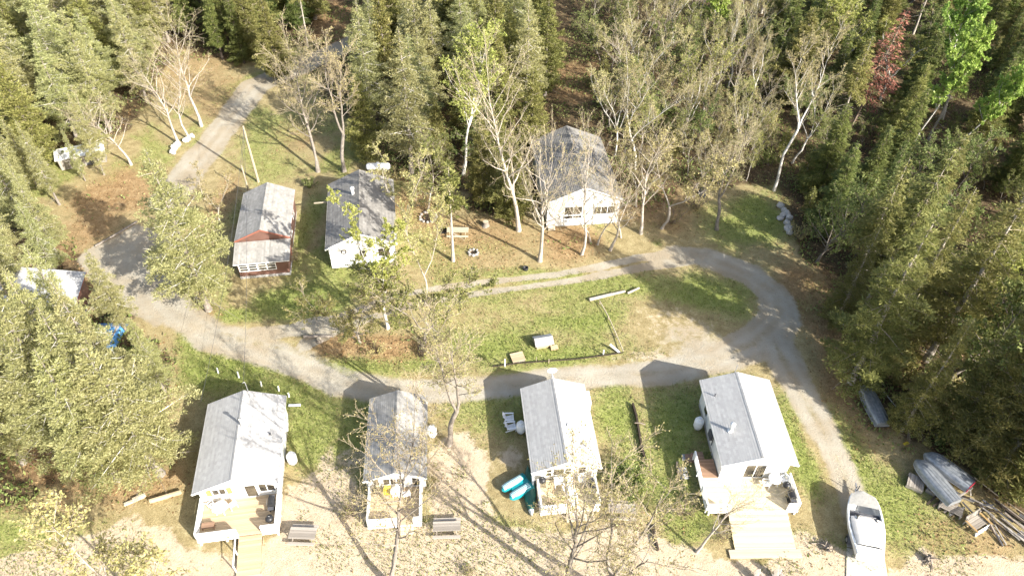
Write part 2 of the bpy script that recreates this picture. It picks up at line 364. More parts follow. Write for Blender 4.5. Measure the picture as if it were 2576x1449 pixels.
# orange-brown leaf and needle litter
lt=np.zeros(gx.shape)
for b_ in [(270,490,130,70,1.),(230,560,90,60,.9),(1230,590,160,60,.7),(1420,610,90,45,1.),(1180,640,120,50,.5),(970,870,110,35,1.),(860,870,80,30,.9),(330,1220,150,70,.9),(100,1130,150,80,.8),(130,1280,130,30,.6),
    (560,500,40,70,.8),(760,330,60,60,.6),(860,60,70,60,.9),(480,180,90,70,.6),(540,250,70,60,.6),(1450,180,90,90,.8),(1050,520,80,60,.8),(2070,780,80,120,.9),(2110,950,60,120,.9),(2150,1080,40,60,.6),(1650,530,110,60,.8),(1480,640,60,20,.5),
    (60,640,120,60,.9),(210,760,60,90,1.),(30,1040,90,60,1.),(700,1010,60,20,.0),(1120,1200,40,40,.4),(1000,1400,160,60,.35),(1600,1320,90,40,.4),(300,1390,120,40,.3),(520,790,35,15,.8),(2060,1420,70,40,.6),(2420,1360,120,50,.6)]:
    lt=mx(lt,blob(*b_))
# forest floor
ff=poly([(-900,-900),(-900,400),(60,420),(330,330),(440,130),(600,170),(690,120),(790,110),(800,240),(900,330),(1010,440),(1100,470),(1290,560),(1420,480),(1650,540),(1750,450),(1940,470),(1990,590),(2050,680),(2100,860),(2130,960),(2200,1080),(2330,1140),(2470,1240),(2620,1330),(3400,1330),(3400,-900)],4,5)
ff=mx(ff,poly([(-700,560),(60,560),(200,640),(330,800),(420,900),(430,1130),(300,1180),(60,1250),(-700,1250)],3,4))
gr=gr*(1-.8*ff)*(1-.55*lt)*(1-.85*blob(1660,835,105,62))*(1-.5*blob(1790,815,60,35))
gr=mx(gr,.8*sand*sstep(.56,.68,fbm(gx,gy,4.,71))) 
zz=(fbm(gx,gy,5,40,3)-.5)*.10*(1-road)*np.clip(ff+.25,0,1)
# the two little eroded banks
verts=np.stack([gx,gy,zz-.02],-1).reshape(-1,3)
idx=np.arange(nx*ny).reshape(ny,nx)
quads=np.stack([idx[:-1,:-1],idx[:-1,1:],idx[1:,1:],idx[1:,:-1]],-1).reshape(-1,4)
def fmean(a): return ((a[:-1,:-1]+a[:-1,1:]+a[1:,1:]+a[1:,:-1])/4).reshape(-1)
fr,fs_,ffm=fmean(road),fmean(sand),fmean(ff)
which=np.where(fr>.5,1,np.where(fs_>.5,2,np.where(ffm>.5,3,0)))
def sheet(name,sel):
    q=quads[sel]; u,inv=np.unique(q,return_inverse=True); inv=inv.reshape(-1,4)
    me=bpy.data.meshes.new(name); me.vertices.add(len(u)); me.loops.add(4*len(q)); me.polygons.add(len(q))
    me.vertices.foreach_set('co',verts[u].astype(np.float32).ravel()); me.loops.foreach_set('vertex_index',inv.astype(np.int32).ravel())
    me.polygons.foreach_set('loop_start',np.arange(0,4*len(q),4,dtype=np.int32)); me.polygons.foreach_set('use_smooth',np.ones(len(q),bool)); me.update(calc_edges=True)
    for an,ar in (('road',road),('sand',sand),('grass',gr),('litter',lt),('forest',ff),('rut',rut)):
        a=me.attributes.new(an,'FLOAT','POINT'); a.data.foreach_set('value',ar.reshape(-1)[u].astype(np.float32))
    me.materials.append(M['ground']); o=bpy.data.objects.new(name,me); COL.objects.link(o); tag(o,kind='structure'); return o
m,t,b=nodes('ground'); gco=t.nodes.new('ShaderNodeNewGeometry').outputs['Position']
def attr(n):
    a=t.nodes.new('ShaderNodeAttribute'); a.attribute_name=n; return a.outputs['Fac']
nf=noise(t,gco,1.1,8,.72); nm=noise(t,gco,.33,6,.65); nh=noise(t,gco,5.5,5,.7); nvf=noise(t,gco,14,4,.7)
tone=mth(t,'ADD',mth(t,'MULTIPLY',nf,.5),mth(t,'MULTIPLY',nvf,.5))
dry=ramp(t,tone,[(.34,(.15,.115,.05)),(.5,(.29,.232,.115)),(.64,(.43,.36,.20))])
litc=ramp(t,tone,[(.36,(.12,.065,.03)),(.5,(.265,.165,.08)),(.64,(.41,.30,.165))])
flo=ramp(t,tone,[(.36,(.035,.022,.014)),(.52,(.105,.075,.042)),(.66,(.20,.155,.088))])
grs=ramp(t,tone,[(.34,(.095,.125,.024)),(.5,(.195,.24,.054)),(.63,(.34,.32,.135))])
grv=ramp(t,mth(t,'ADD',mth(t,'MULTIPLY',nm,.6),mth(t,'MULTIPLY',tone,.4)),[(.34,(.27,.235,.175)),(.5,(.345,.308,.238)),(.66,(.42,.38,.30))])
snd=ramp(t,tone,[(.36,(.30,.232,.15)),(.49,(.445,.355,.245)),(.66,(.56,.465,.335))])
def mask(a,amt,lo=.35,hi=.65,nn=None):
    return maprange(t,mth(t,'ADD',attr(a),mth(t,'MULTIPLY',mth(t,'SUBTRACT',nn or nf,.5),amt)),lo,hi)
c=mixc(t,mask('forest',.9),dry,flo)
c=mixc(t,mth(t,'MULTIPLY',mask('litter',1.7,.25,.95),.85),c,litc)
c=mixc(t,mth(t,'MULTIPLY',mask('grass',2.8,.10,.95,mth(t,'ADD',mth(t,'MULTIPLY',nf,.5),mth(t,'MULTIPLY',nh,.5))),.92),c,grs)
c=mixc(t,mask('sand',1.5,.35,.7),c,snd)
# sparse dead leaves and twigs on the sand
c=mixc(t,mth(t,'MULTIPLY',maprange(t,noise(t,gco,3.1,7,.8),.52,.68),mth(t,'MULTIPLY',maprange(t,nm,.4,.6),.28)),c,(.20,.13,.07))
grv=mixc(t,mth(t,'MULTIPLY',maprange(t,noise(t,gco,.22,4,.6),.40,.62),.45),grv,(.30,.225,.13))
grv=mixc(t,mth(t,'MULTIPLY',maprange(t,noise(t,gco,2.6,8,.8),.56,.66),.5),grv,(.17,.125,.075))
grv=mixc(t,mth(t,'MULTIPLY',attr('rut'),.3),grv,(.43,.40,.335))
c=mixc(t,mask('road',1.1,.24,.76),c,grv)
lk(t,c,b.inputs['Base Color']); b.inputs['Roughness'].default_value=.95; b.inputs['Specular IOR Level'].default_value=.1
bump(t,b,mth(t,'ADD',nvf,mth(t,'MULTIPLY',nh,1.2)),.7,.09)
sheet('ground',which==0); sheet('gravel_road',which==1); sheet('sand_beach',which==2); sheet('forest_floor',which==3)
fm=MB()
for x0,x1,y0,y1 in((-900,900,GY1,1100),(-900,900,-300,GY0),(-900,GX0,GY0,GY1),(GX1,900,GY0,GY1)): fm.add([(x0,y0,-.03),(x1,y0,-.03),(x1,y1,-.03),(x0,y1,-.03)],[(0,1,2,3)])
plain('far_floor',(.12,.085,.045),(.06,.06,.025),.95,.2,bmp=.3)
tag(fm.build('outer_terrain','far_floor'),kind='structure')
GRASS,ROAD,SAND=gr,road,sand
def gval(A,x,y):
    i=np.clip(((y-GY0)/GS).astype(int),0,ny-1); j=np.clip(((x-GX0)/GS).astype(int),0,nx-1); return A[i,j]
# ------------------------------------------------------------------ trees
def leafmesh(name,P,D,N,L,W,tint,mats,wood=None):
    """diamond leaves: P base, D direction, N side hint, L length, W width (arrays); wood: MB added with material 1"""
    D=D/np.linalg.norm(D,axis=1,keepdims=True); S=np.cross(D,N); S/= (np.linalg.norm(S,axis=1,keepdims=True)+1e-9)
    L=L[:,None];W=W[:,None]
    V=np.stack([P,P+D*L*.45+S*W*.5,P+D*L,P+D*L*.45-S*W*.5],1).reshape(-1,3)
    n=len(P); q=np.arange(4*n).reshape(-1,4); T=np.repeat(tint,4)
    nv=4*n; loops=[q.ravel()]; starts=[np.arange(0,4*n,4)]; tot=4*n; mi=[np.zeros(n,int)]
    if wood is not None and wood.v:
        wv=np.array(wood.v); V=np.concatenate([V,wv]); T=np.concatenate([T,np.full(len(wv),.5)])
        ll=[len(f) for f in wood.f]; loops.append(np.concatenate([np.array(f) for f in wood.f])+nv); starts.append(tot+np.concatenate([[0],np.cumsum(ll)[:-1]])); mi.append(np.ones(len(ll),int)); 
    lo=np.concatenate(loops);st=np.concatenate(starts);mi=np.concatenate(mi)
    me=bpy.data.meshes.new(name); me.vertices.add(len(V)); me.loops.add(len(lo)); me.polygons.add(len(st))
    me.vertices.foreach_set('co',V.astype(np.float32).ravel()); me.loops.foreach_set('vertex_index',lo.astype(np.int32)); me.polygons.foreach_set('loop_start',st.astype(np.int32))
    me.polygons.foreach_set('material_index',mi.astype(np.int32)); me.update(calc_edges=True)
    a=me.attributes.new('tint','FLOAT','POINT'); a.data.foreach_set('value',T.astype(np.float32))
    for k in mats: me.materials.append(M[k])
    return me
def meshof(mb,name,mats):
    me=bpy.data.meshes.new(name); me.from_pydata(mb.v,[],mb.f); me.polygons.foreach_set('use_smooth',mb.sm); me.polygons.foreach_set('material_index',mb.mi)
    for k in mats: me.materials.append(M[k])
    me.update(); return me
def unit(v): return v/(np.linalg.norm(v)+1e-9)
VAR={}
def conifer(kind,seed,H,Rr,prof,nb,t0,rise,droop,dens,L,W,leaf,bark,tuft=0.,r0=.2,bare=0,lean=.02,wide=.38):
    g=np.random.RandomState(seed); tr=MB(); k=9
    off=np.cumsum(g.normal(0,lean*H/k,(k+1,2)),0); off[0]=0
    zs=np.linspace(0,H,k+1)
    def axis(z): return np.array([np.interp(z,zs,off[:,0]),np.interp(z,zs,off[:,1]),z])
    tr.tube([axis(z) for z in zs],[r0*(1-.93*z/H)+(.35*r0 if z==0 else 0) for z in zs],7,0)
    P=[];D=[];N=[];T=[];wd=MB()
    az=g.rand()*6.28
    hole=g.rand()*6.28; wfs=.78+.44*g.rand(97)
    for i in range(nb):
        nw_=max(6,nb//6); wi=int(i*nw_/nb); t=t0+(1-t0)*min(.995,(wi+.5+g.normal(0,.16))/nw_); az+=2.399+g.normal(0,.35); wf=wfs[wi%len(wfs)]
        f=prof(t)
        ln=Rr*f*wf*(.55+.6*g.rand())*(1-.3*max(0,math.cos(az-hole))*g.rand())
        if ln<.12: ln=.12
        b=axis(t*H); d=np.array([math.cos(az),math.sin(az),0]); sd_=np.array([-d[1],d[0],0])
        ri=rise*(.4+t)+g.normal(0,.09+.16*tuft); dr=droop*(.7+.6*g.rand())
        cur=lambda s:b+d*(ln*s)+np.array([0,0,1])*ln*(ri*s-dr*s*s)
        tr.tube([cur(s) for s in (0,.35,.7,.97)],[.012+.014*ln,.010+.010*ln,.012,.006],3,1,False)
        if tuft>.3:
            for _ in range(2 if tuft>1 else 1):      # bare grey side twigs that show between the tufts
                s0=.3+.6*g.rand(); p0=cur(s0); p1=p0+(d*g.normal(.3,.3)+sd_*g.normal(0,.6)+np.array([0,0,.25+.3*g.rand()]))*(.25+.5*g.rand())*min(1.2,ln); tr.tube([p0,p1],[.014,.007],3,1,False) if t<.72 else None
        ns=max(5,int(dens*ln*(1+.35*ln)))
        s=g.rand(ns)**.7*.97+.03; lat=(g.rand(ns)*2-1); wl=wide*ln*(1.15-s)+.12
        bt=g.rand()*.5
        q=np.array([cur(x) for x in s])+sd_*(lat*wl)[:,None]+np.stack([g.normal(0,.04,ns)]*3,1)
        q[:,2]+=g.normal(0,.05+.05*tuft,ns)-.12*np.abs(lat)*wl
        dd=d*(.75-.3*np.abs(lat))[:,None]+sd_*(lat*.9)[:,None]+np.array([0,0,1.])*(g.normal(ri-2*dr*.6,.22,ns)+tuft*g.rand(ns)*.8)[:,None]
        if tuft>.3:      # needles grow in tufts, with gaps between them
            nc=max(3,ns//11); pick=g.randint(0,nc,ns); ctr=q[:nc]; rad=g.normal(0,1,(ns,3)); rad/=np.linalg.norm(rad,axis=1,keepdims=True); rad[:,2]=np.abs(rad[:,2])*.8-.15
            q=ctr[pick]+rad*(.03+.12*g.rand(ns))[:,None]; dd=rad+.55*dd; s=s[:nc][pick]
            bt=bt+(g.rand(nc)[pick]-.5)*.35
        P.append(q);D.append(dd);N.append(np.array([0,0,1.])+g.normal(0,.55+.3*tuft,(ns,3)))
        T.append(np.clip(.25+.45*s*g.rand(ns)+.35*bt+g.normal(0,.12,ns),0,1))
    for i in range(bare):      # dead bare branches below the crown
        z=H*(.08+(t0-.04)*g.rand()); a=g.rand()*6.28; ln=Rr*(.35+.5*g.rand()); b=axis(z); d=np.array([math.cos(a),math.sin(a),-.15])
        tr.tube([b,b+d*ln*.5,b+d*ln+np.array([0,0,-.1*ln])],[.03,.02,.008],3,0,False)
    P=np.concatenate(P);D=np.concatenate(D);N=np.concatenate(N);T=np.concatenate(T); n=len(P)
    me=leafmesh('crown',P,D,N,L*(.40+1.25*g.rand(n)**1.4),W*(.5+.9*g.rand(n)),T,[leaf])
    VAR.setdefault(kind,[]).append((H,meshof(tr,'trunk',[bark,'bark_birch' if kind=='pine' else 'twig_pale']),me))
def broadleaf(kind,seed,H,clear,nlimb,spread,leaf,bark,twig,nleaf,L,W,leaders=1,up=.5,twigs=6,sub=4,r0=.14,crown=1.,limbw=1,reach=.38,twl=.25,droop=0.):
    g=np.random.RandomState(seed); tr=MB(); wd=MB(); tips=[];tdir=[]
    def grow(p,d,ln,r,n,curl,r1=.35):
        pts=[p];q=p.copy();dd=unit(d)
        for i in range(n):
            dd=unit(dd+g.normal(0,.13,3)+np.array([0,0,curl])); q=q+dd*ln/n; pts.append(q)
        return pts,[r*(1-(1-r1)*i/n) for i in range(n+1)]
    stems=[]
    if leaders==1:
        pts,rs=grow(np.zeros(3),np.array([g.normal(0,.03),g.normal(0,.03),1]),H*.93,r0,9,.08,.12); rs[0]*=1.35; tr.tube(pts,rs,7); stems.append((pts,rs,clear))
    else:
        pts,rs=grow(np.zeros(3),np.array([g.normal(0,.04),g.normal(0,.04),1]),H*clear,r0,5,.05,.85); rs[0]*=1.35; tr.tube(pts,rs,7)
        a=g.rand()*6.28
        for k in range(leaders):
            a+=6.28/leaders+g.normal(0,.3); sp=.32+.3*g.rand()
            p2,r2=grow(pts[-1]-np.array([0,0,.05]),np.array([sp*math.cos(a),sp*math.sin(a),1]),H*(1-clear)*(.85+.2*g.rand()),rs[-1]*.72,8,.10,.12); tr.tube(p2,r2,6); stems.append((p2,r2,.22))
    for pts,rs,c0 in stems:
        n=len(pts)-1; a=g.rand()*6.28
        for k in range(max(3,int(nlimb/len(stems)))):
            u=c0+(1-c0)*((k+g.rand())/max(1,int(nlimb/len(stems)))); u=min(u,.985); x=u*n;i=int(x);f=x-i
            p=np.array(pts[i])*(1-f)+np.array(pts[min(i+1,n)])*f; r=rs[i]*(1-f)+rs[min(i+1,n)]*f
            a+=2.399+g.normal(0,.4); ln=H*reach*crown*(.45+.55*math.sin(math.pi*min(1,.25+.75*(1-u))))*(.7+.5*g.rand())*(1 if len(stems)==1 else .62)
            d=np.array([math.cos(a)*spread,math.sin(a)*spread,up+.35*u])
            lp,lr=grow(p,d,ln,max(.018,min(r*.62,.012*limbw+.016*ln)),5,.10-droop,.25); tr.tube(lp,lr,4,0,False)
            for j in range(twigs):
                s=.25+.75*(j+g.rand())/twigs; s=min(s,.99); y=s*5;ii=int(y);ff_=y-ii
                q=np.array(lp[ii])*(1-ff_)+np.array(lp[ii+1])*ff_; ld=unit(np.array(lp[ii+1])-np.array(lp[ii]))
                td=unit(ld+g.normal(0,.62,3)+np.array([0,0,.12-droop])); tl=ln*twl*(1.25-.6*s)*(.7+.6*g.rand())+.15
                tp,tr_=grow(q,td,tl,.013,3,.05-droop*1.5,.4); wd.tube(tp,tr_,3,0,False)
                for k2 in range(sub):
                    w_=.2+.8*(k2+g.rand())/sub; yy=min(w_,.99)*3; i3=int(yy); q2=np.array(tp[i3])*(1-yy+i3)+np.array(tp[i3+1])*(yy-i3)
                    sdv=unit(unit(tp[-1]-tp[0])+g.normal(0,.6,3)+np.array([0,0,.1-droop])); sl_=tl*(.3+.35*g.rand())
                    e=q2+sdv*sl_; wd.tube([q2,e],[.009,.005],3,0,False)
                    for m_ in range(nleaf):
                        v=g.rand()**.7; tips.append(q2+sdv*sl_*v); tdir.append(unit(sdv*.5+g.normal(0,.7,3)))
                tips.append(tp[-1]); tdir.append(td)
    P=np.array(tips);D=np.array(tdir); n=len(P); 
    P=P+g.normal(0,.03,(n,3))
    me=leafmesh('crown',P,D,g.normal(0,1,(n,3)),L*(.6+.8*g.rand(n)),W*(.6+.8*g.rand(n)),np.clip(g.normal(.5,.25,n),0,1),[leaf,twig],wd)
    VAR.setdefault(kind,[]).append((H,meshof(tr,'trunk',[bark]),me))
def shrubgen(kind,seed,H,Rr,nst,leaf,bark,nleaf,L,W):
    g=np.random.RandomState(seed); st=MB(); P=[];D=[];wd=MB()
    for i in range(nst):
        a=g.rand()*6.28; tilt=g.rand()**.7*.9; d=np.array([math.cos(a)*tilt,math.sin(a)*tilt,1.]); ln=H*(.6+.45*g.rand()); b=np.array([math.cos(a),math.sin(a),0])*g.rand()*Rr*.3
        d=unit(d); pts=[b,b+d*ln*.5+g.normal(0,.05,3),b+d*ln+np.array([0,0,-.1*tilt*ln])+g.normal(0,.08,3)]
        st.tube(pts,[.03,.02,.008],4,0,False)
        for j in range(9):
            s=.25+.75*g.rand(); q=pts[0]*(1-s)+pts[2]*s; sd_=unit(d+g.normal(0,.7,3)); sl_=ln*(.15+.25*g.rand()); wd.tube([q,q+sd_*sl_],[.011,.005],3,0,False)
            for k in range(nleaf):
                P.append(q+sd_*sl_*(.2+.85*g.rand())+g.normal(0,.07,3)); D.append(unit(sd_*.5+g.normal(0,.7,3)))
    P=np.array(P);D=np.array(D);n=len(P); me=leafmesh('leaves',P,D,g.normal(0,1,(n,3)),L*(.6+.8*g.rand(n)),W*(.6+.8*g.rand(n)),np.clip(g.normal(.5,.25,n),0,1),[leaf,bark],wd)
    VAR.setdefault(kind,[]).append((H,meshof(st,'stem',[bark]),me))
pcone=lambda t:(1-t)**.85+.03
ppine=lambda t:max(.05,min(1,(1-t)*1.45)**.85*min(1,(t-.05)*3.6))
pced=lambda t:min(1,(1-t)*1.35+.05)*min(1,.6+t*1.6)
for s in range(5): conifer('pine',100+s,14.5,[3.2,3.6,2.9,3.4,3.8][s],ppine,[98,104,90,100,94][s],.16,.18,.20,125,.175,.066,'pine_needles','bark_grey',1.1,.22,8,.02,.55)
for s in range(5): conifer('spruce',200+s,14,[2.4,2.1,2.7,1.9,2.3][s],pcone,[150,140,150,130,140][s],[.08,.14,.1,.2,.12][s],-.02,.16,72,.25,.095,'spruce_needles','bark_dark',.1,.17,6,.012,.42)
for s in range(4): conifer('cedar',300+s,11,[2.0,2.3,1.8,2.1][s],pced,[150,150,140,150][s],.06,.26,.14,96,.19,.085,'cedar_leaves','bark_grey',.8,.16,3,.015,.45)
for s in range(4): conifer('fir',350+s,17,[3.2,3.5,2.9,3.1][s],lambda t:(1-t)**.8*min(1,.75+t*2)+.03,[112,118,106,110][s],[.11,.08,.14,.07][s],.05,.20,86,.26,.064,'cedar_leaves','bark_pale',.7,.21,8,.015,.48)
for s in range(3): conifer('tall_spruce',400+s,16,[1.7,1.9,1.6][s],lambda t:min(1,(1-t)*2.4)+.04,[70,80,66][s],[.5,.42,.55][s],-.02,.22,60,.26,.10,'cedar_leaves','bark_pale',.1,.15,26,.015,.4)
conifer('rusty_spruce',500,14,2.0,lambda t:min(1,(1-t)*2.2)+.05,80,.35,.02,.15,14,.40,.13,'dead_needles','twig_brown',.1,.15,22,.02,.42)
for s in range(2): conifer('young_pine',600+s,6,1.35,pcone,60,.18,.25,.1,34,.34,.12,'spruce_needles' if s else 'cedar_leaves','bark_pale',.5,.09,2,.015,.42)
for s in range(4): broadleaf('bare',700+s,12,.30,[20,24,18,22][s],.75,'bud_leaves','bark_pale','twig_pale',2,.09,.05,1,.62,7,5,.17,1,1.3,.34,.30)
for s in range(4): broadleaf('budding',800+s,10,.32,[20,24,20,22][s],.85,'bud_leaves','bark_grey','twig_pale',3,.085,.05,[1,2,1,3][s],.5,9,6,.17,1,1.1,.34,.34)
for s in range(3): broadleaf('poplar',900+s,14,.42,[20,22,18][s],.62,'poplar_leaves','bark_birch','twig_pale',16,.25,.19,1,.6,7,4,.13,1,.9,.22,.32)
for s in range(3): broadleaf('birch',1000+s,12,[.30,.42,.35][s],[22,24,20][s],.6,'birch_leaves','bark_birch','twig_pale',18,.15,.10,[3,1,2][s],.6,7,4,.15,1,1.,.30,.32,.03)
for s in range(3): broadleaf('bare_birch',1100+s,15,[.32,.40,.28][s],[26,20,24][s],.5,'bud_leaves','bark_birch','twig_pale',4,.10,.06,[3,2,4][s],.75,8,6,.14,1,.8,.30,.30)
for s in range(3): broadleaf('haze_tree',1200+s,9,.28,[18,20,22][s],.6,'birch_leaves' if s==1 else 'bud_leaves','bark_pale','twig_pale',4,.13,.075,[3,1,2][s],.6,8,6,.09,1,.8,.30,.34)
for s in range(3): broadleaf('green_tree',1300+s,8,.2,[22,24,20][s],.75,'shrub_leaves','bark_grey','twig_brown',11,.125,.075,[2,1,3][s],.5,7,4,.11,1,1.,.34,.34)
for s in range(3): broadleaf('grey_tree',1350+s,8,.16,[24,26,22][s],.75,'cedar_leaves','bark_grey','twig_pale',7,.11,.065,[3,2,3][s],.5,9,6,.09,1,.9,.34,.34)
for s in range(3): broadleaf('snag',1400+s,9,.25,[12,9,14][s],.7,'dry_leaves','bark_pale','twig_pale',0,.12,.05,1,.5,5,3,.09,1,1.,.28,.34)
for s in range(4): shrubgen('shrub',1500+s,2.2,1.4,[14,18,12,16][s],['shrub_leaves','shrub_leaves','bud_leaves','cedar_leaves'][s],'twig_brown',[9,12,5,14][s],.20,.12)
for s in range(2): shrubgen('twig_bush',1600+s,1.8,1.3,20,'bud_leaves','twig_brown',2,.13,.07)
LOOK={'grey_tree':('leafy_tree','leafy tree','grey-green leafy tree','tree'),'fir':('fir_tree','fir','yellow-olive fir','fir'),'pine':('pine_tree','pine','olive-yellow pine','pine'),'spruce':('spruce_tree','spruce','dark green spruce','spruce'),'cedar':('cedar_tree','cedar','dense olive cedar','cedar'),
 'tall_spruce':('spruce_tree','spruce','bare-stemmed spruce','spruce'),'rusty_spruce':('dead_spruce','dead spruce','rust-red dead spruce','dead spruce'),'young_pine':('young_pine','young pine','young bright pine','pine'),
 'bare':('bare_tree','bare tree','pale bare tree','bare tree'),'budding':('budding_tree','budding tree','yellow-green budding tree','tree'),'poplar':('poplar_tree','poplar','bright green poplar','poplar'),
 'birch':('birch_tree','birch','yellow-green birch','birch'),'bare_birch':('bare_birch','bare birch','white-stemmed bare birch','birch'),'haze_tree':('sapling','thin tree','thin budding tree','tree'),
 'green_tree':('leafy_tree','leafy tree','leafy green tree','tree'),'snag':('dead_tree','dead tree','leafless grey dead tree','dead tree'),'shrub':('shrub','shrub','leafy shrub','shrub'),'twig_bush':('twig_bush','twiggy bush','bare twiggy bush','bush')}
FOREST=[]
GRP={'grey_tree':'grey-green trees round the white birch','fir':'firs at the forest edge','pine':'pines around the camp','spruce':'spruces in the forest','cedar':'cedars in the forest','tall_spruce':'thin spruces in the forest','bare':'bare trees around the camp','budding':'budding trees around the camp','poplar':'poplars in leaf','birch':'birches in leaf','bare_birch':'bare birches','haze_tree':'thin trees in bud','green_tree':'low leafy trees','snag':'dead trees','shrub':'shrubs at the forest edge','twig_bush':'twiggy bushes','young_pine':'young pines'}
def plant(kind,x,y,H,label=None,var=None,tilt=(0,0),wide=1.,rz=None):
    vs_=VAR[kind]; k=rnd.randrange(len(vs_)) if var is None else var; H0,tm,cm=vs_[k]; s=H/H0
    nm,cat,look,_=LOOK[kind]
    e=thing(nm,label,cat,(x,y,-.04),rnd.uniform(0,6.28) if rz is None else rz,GRP.get(kind))
    if tilt!=(0,0):
        m=Matrix.Rotation(tilt[0],4,'X')@Matrix.Rotation(tilt[1],4,'Y')@Matrix.Rotation(e.rotation_euler.z,4,'Z'); e.rotation_euler=m.to_euler()
    e.scale=(s*wide,s*wide,s)
    for me in (tm,cm):
        o=bpy.data.objects.new(me.name.split('.')[0],me); COL.objects.link(o); o.parent=e
    FOREST.append(dict(e=e,kind=kind,x=x,y=y,H=H,label=label)); return e
def tree(kind,bx,by,ty,label=None,var=None,wide=1.,H=None,tilt=(0,0),rz=None):
    """by its foot and the row its top reaches in the photo"""
    g=at(bx,by); h=H or height_to((bx,by),ty); return plant(kind,g[0],g[1],h,label,var,tilt,wide,rz)
# ------------------------------------------------------------------ planting: the trees one can point at, each by its foot and its top
conifer('young_pine',610,6.4,1.25,lambda t:(1-t)**.7+.03,46,.52,.25,.1,60,.22,.09,'cedar_leaves','bark_pale',.5,.10,2,.01,.42)
T_=tree
T_('pine',295,1010,610,'tall olive pine at the side wall of the red house',3,.68)
T_('pine',210,1030,625,'tall olive pine at the front corner of the red house',2,.9)
T_('pine',525,780,372,'big olive pine with a thick trunk, beside the red cabin and the gravel drive',4,1.0)
T_('pine',405,1192,865,'big pine with a curved pale trunk, next to the cabin with the brown-shuttered window',1,1.25)
T_('bare',450,363,135,'pale bare tree nearest the white boulders by the upper road'.replace('nearest','right at').replace('right at','touching'),0)
T_('bare',478,352,160,'pale bare tree, middle one of the three along the upper road',1)
T_('bare',507,318,62,'tall bare tree spreading over the bend of the upper road',2,1.1)
T_('bare',330,415,250,'low pale bare tree in front of the half-hidden grey shed',3,1.3)
T_('budding',800,432,150,'budding tree with twisted limbs beside the utility pole meadow',0,.95)
T_('budding',866,432,125,'budding tree behind the white house, its trunk close to the long white tank',1,.9)
T_('pine',1035,440,70,'tall pine with a thick grey trunk behind the long white tank',2,1.05)
T_('birch',1165,440,112,'weeping yellow-green birch with a crooked white trunk in the pines',1,.9)
T_('young_pine',1140,656,412,'young pine on a bare pole-like stem standing by the picnic table in the yard',2,.95)
T_('bare',1305,580,185,'bare tree with a straight pale trunk, between the yard and the grey-roofed white house',1,.95)
T_('bare',1358,657,330,'thick-trunked bare tree with a low whorl of branches, on the track verge',3,.95)
T_('bare',1463,641,360,'slender bare tree in front of the windows of the long-windowed white house',0,.8)
T_('snag',1487,612,430,'drooping grey snag against the wall of the long-windowed white house',0)
T_('snag',1503,616,420,'drooping grey snag with a forked stem by the long-windowed white house',1)
T_('snag',1562,598,430,'drooping grey snag off the far corner of the long-windowed white house',2)
T_('bare_birch',1545,395,160,'forked white birch rising behind the long-windowed white house',2)
T_('bare_birch',1947,480,70,'tall white birch forking into two stems at the edge of the mown bay',1,.9)
T_('budding',1803,578,330,'budding tree with two thin stems above the shaded drive',1,.9)
T_('haze_tree',1600,520,330,'hazy thin tree leaning over the grey roof of the long-windowed white house',0,1.2)
T_('bare',1535,630,415,'bare many-twigged tree before the far windows of the long-windowed white house',1,1.0)
T_('bare',1612,588,340,'bare many-twigged tree off the corner of the long-windowed white house, by the drive',2,1.0)
T_('haze_tree',1665,575,345,'hazy thin tree at the far wall of the long-windowed white house',2,1.3)
T_('haze_tree',1020,590,400,'hazy thin tree brushing the pale roof slope of the white house with the dark roof',0,1.2)
T_('haze_tree',1070,760,500,'tall hazy tree between the white house and the picnic yard',2,.75)
T_('birch',976,826,548,'white birch with several stems and fresh leaves in front of the white house',0,.95)
T_('grey_tree',905,862,705,'rounded grey-green tree below the white birch, by the fallen log',0,1.5)
T_('grey_tree',1068,862,645,'rounded grey-green tree beside the white birch, on the side of the lawn',2,1.4)
T_('budding',1130,1118,805,'budding tree with a thick grey trunk between two lakeside cabins',1,.9)
T_('budding',985,1478,1190,'budding tree growing in the sand in front of the second cabin deck',0,.85)
T_('budding',1432,1490,1140,'budding tree growing in front of the deck with white furniture',2,.7)
T_('budding',1500,1480,1150,'budding tree with forked grey stems over the picnic table beside the third cabin',3,.8)
T_('bare',1752,1388,1232,'small bare tree leaning over the steps of the cabin with the wide pale stairs',2,.9,tilt=(0,.28),rz=1.)
T_('haze_tree',370,1560,1300,'hazy budding tree at the sandy shore beside the big pine',2,1.0)
T_('haze_tree',1075,535,372,'small hazy tree by the stone fire ring',1,1.3)
T_('haze_tree',552,560,440,'small hazy tree at the wall of the red cabin',0,1.4)
T_('rusty_spruce',2135,330,25,'rust-red dead spruce standing in the dark forest',0,1.0,tilt=(0,.10))
T_('poplar',1795,180,-70,'bright green poplar at the top of the birch grove',0,1.0)
T_('poplar',2290,380,85,'bright green poplar next to the rust-red dead spruce',1,.9)
T_('poplar',2370,300,-20,'tall bright green poplar deep in the dark forest, standing highest of the poplars',2,1.0)
T_('poplar',2385,400,130,'bright green poplar with a bare fan of lower branches in the dark forest',0,.8)
T_('spruce',2150,650,350,'pointed spruce with a rusty flank at the edge of the dark forest',3,.75)
T_('green_tree',2055,660,425,'leafy green tree above the boulder pile at the forest edge',1,.9)
T_('fir',2140,962,540,'tall yellow-olive fir with a pale leaning trunk foot beside the drive',0,1.2)
T_('fir',2225,880,470,'tall yellow-olive fir standing just behind the pale-footed fir',1,1.1)
T_('fir',2330,905,425,'tall yellow-topped fir in the roadside clump of firs',2,1.1)
T_('tall_spruce',2120,770,400,'thin bare-stemmed spruce inside the roadside clump of firs',0)
T_('tall_spruce',2180,760,370,'thin spruce with a leaning white stem inside the roadside clump of firs',1,1.,tilt=(0,.06))
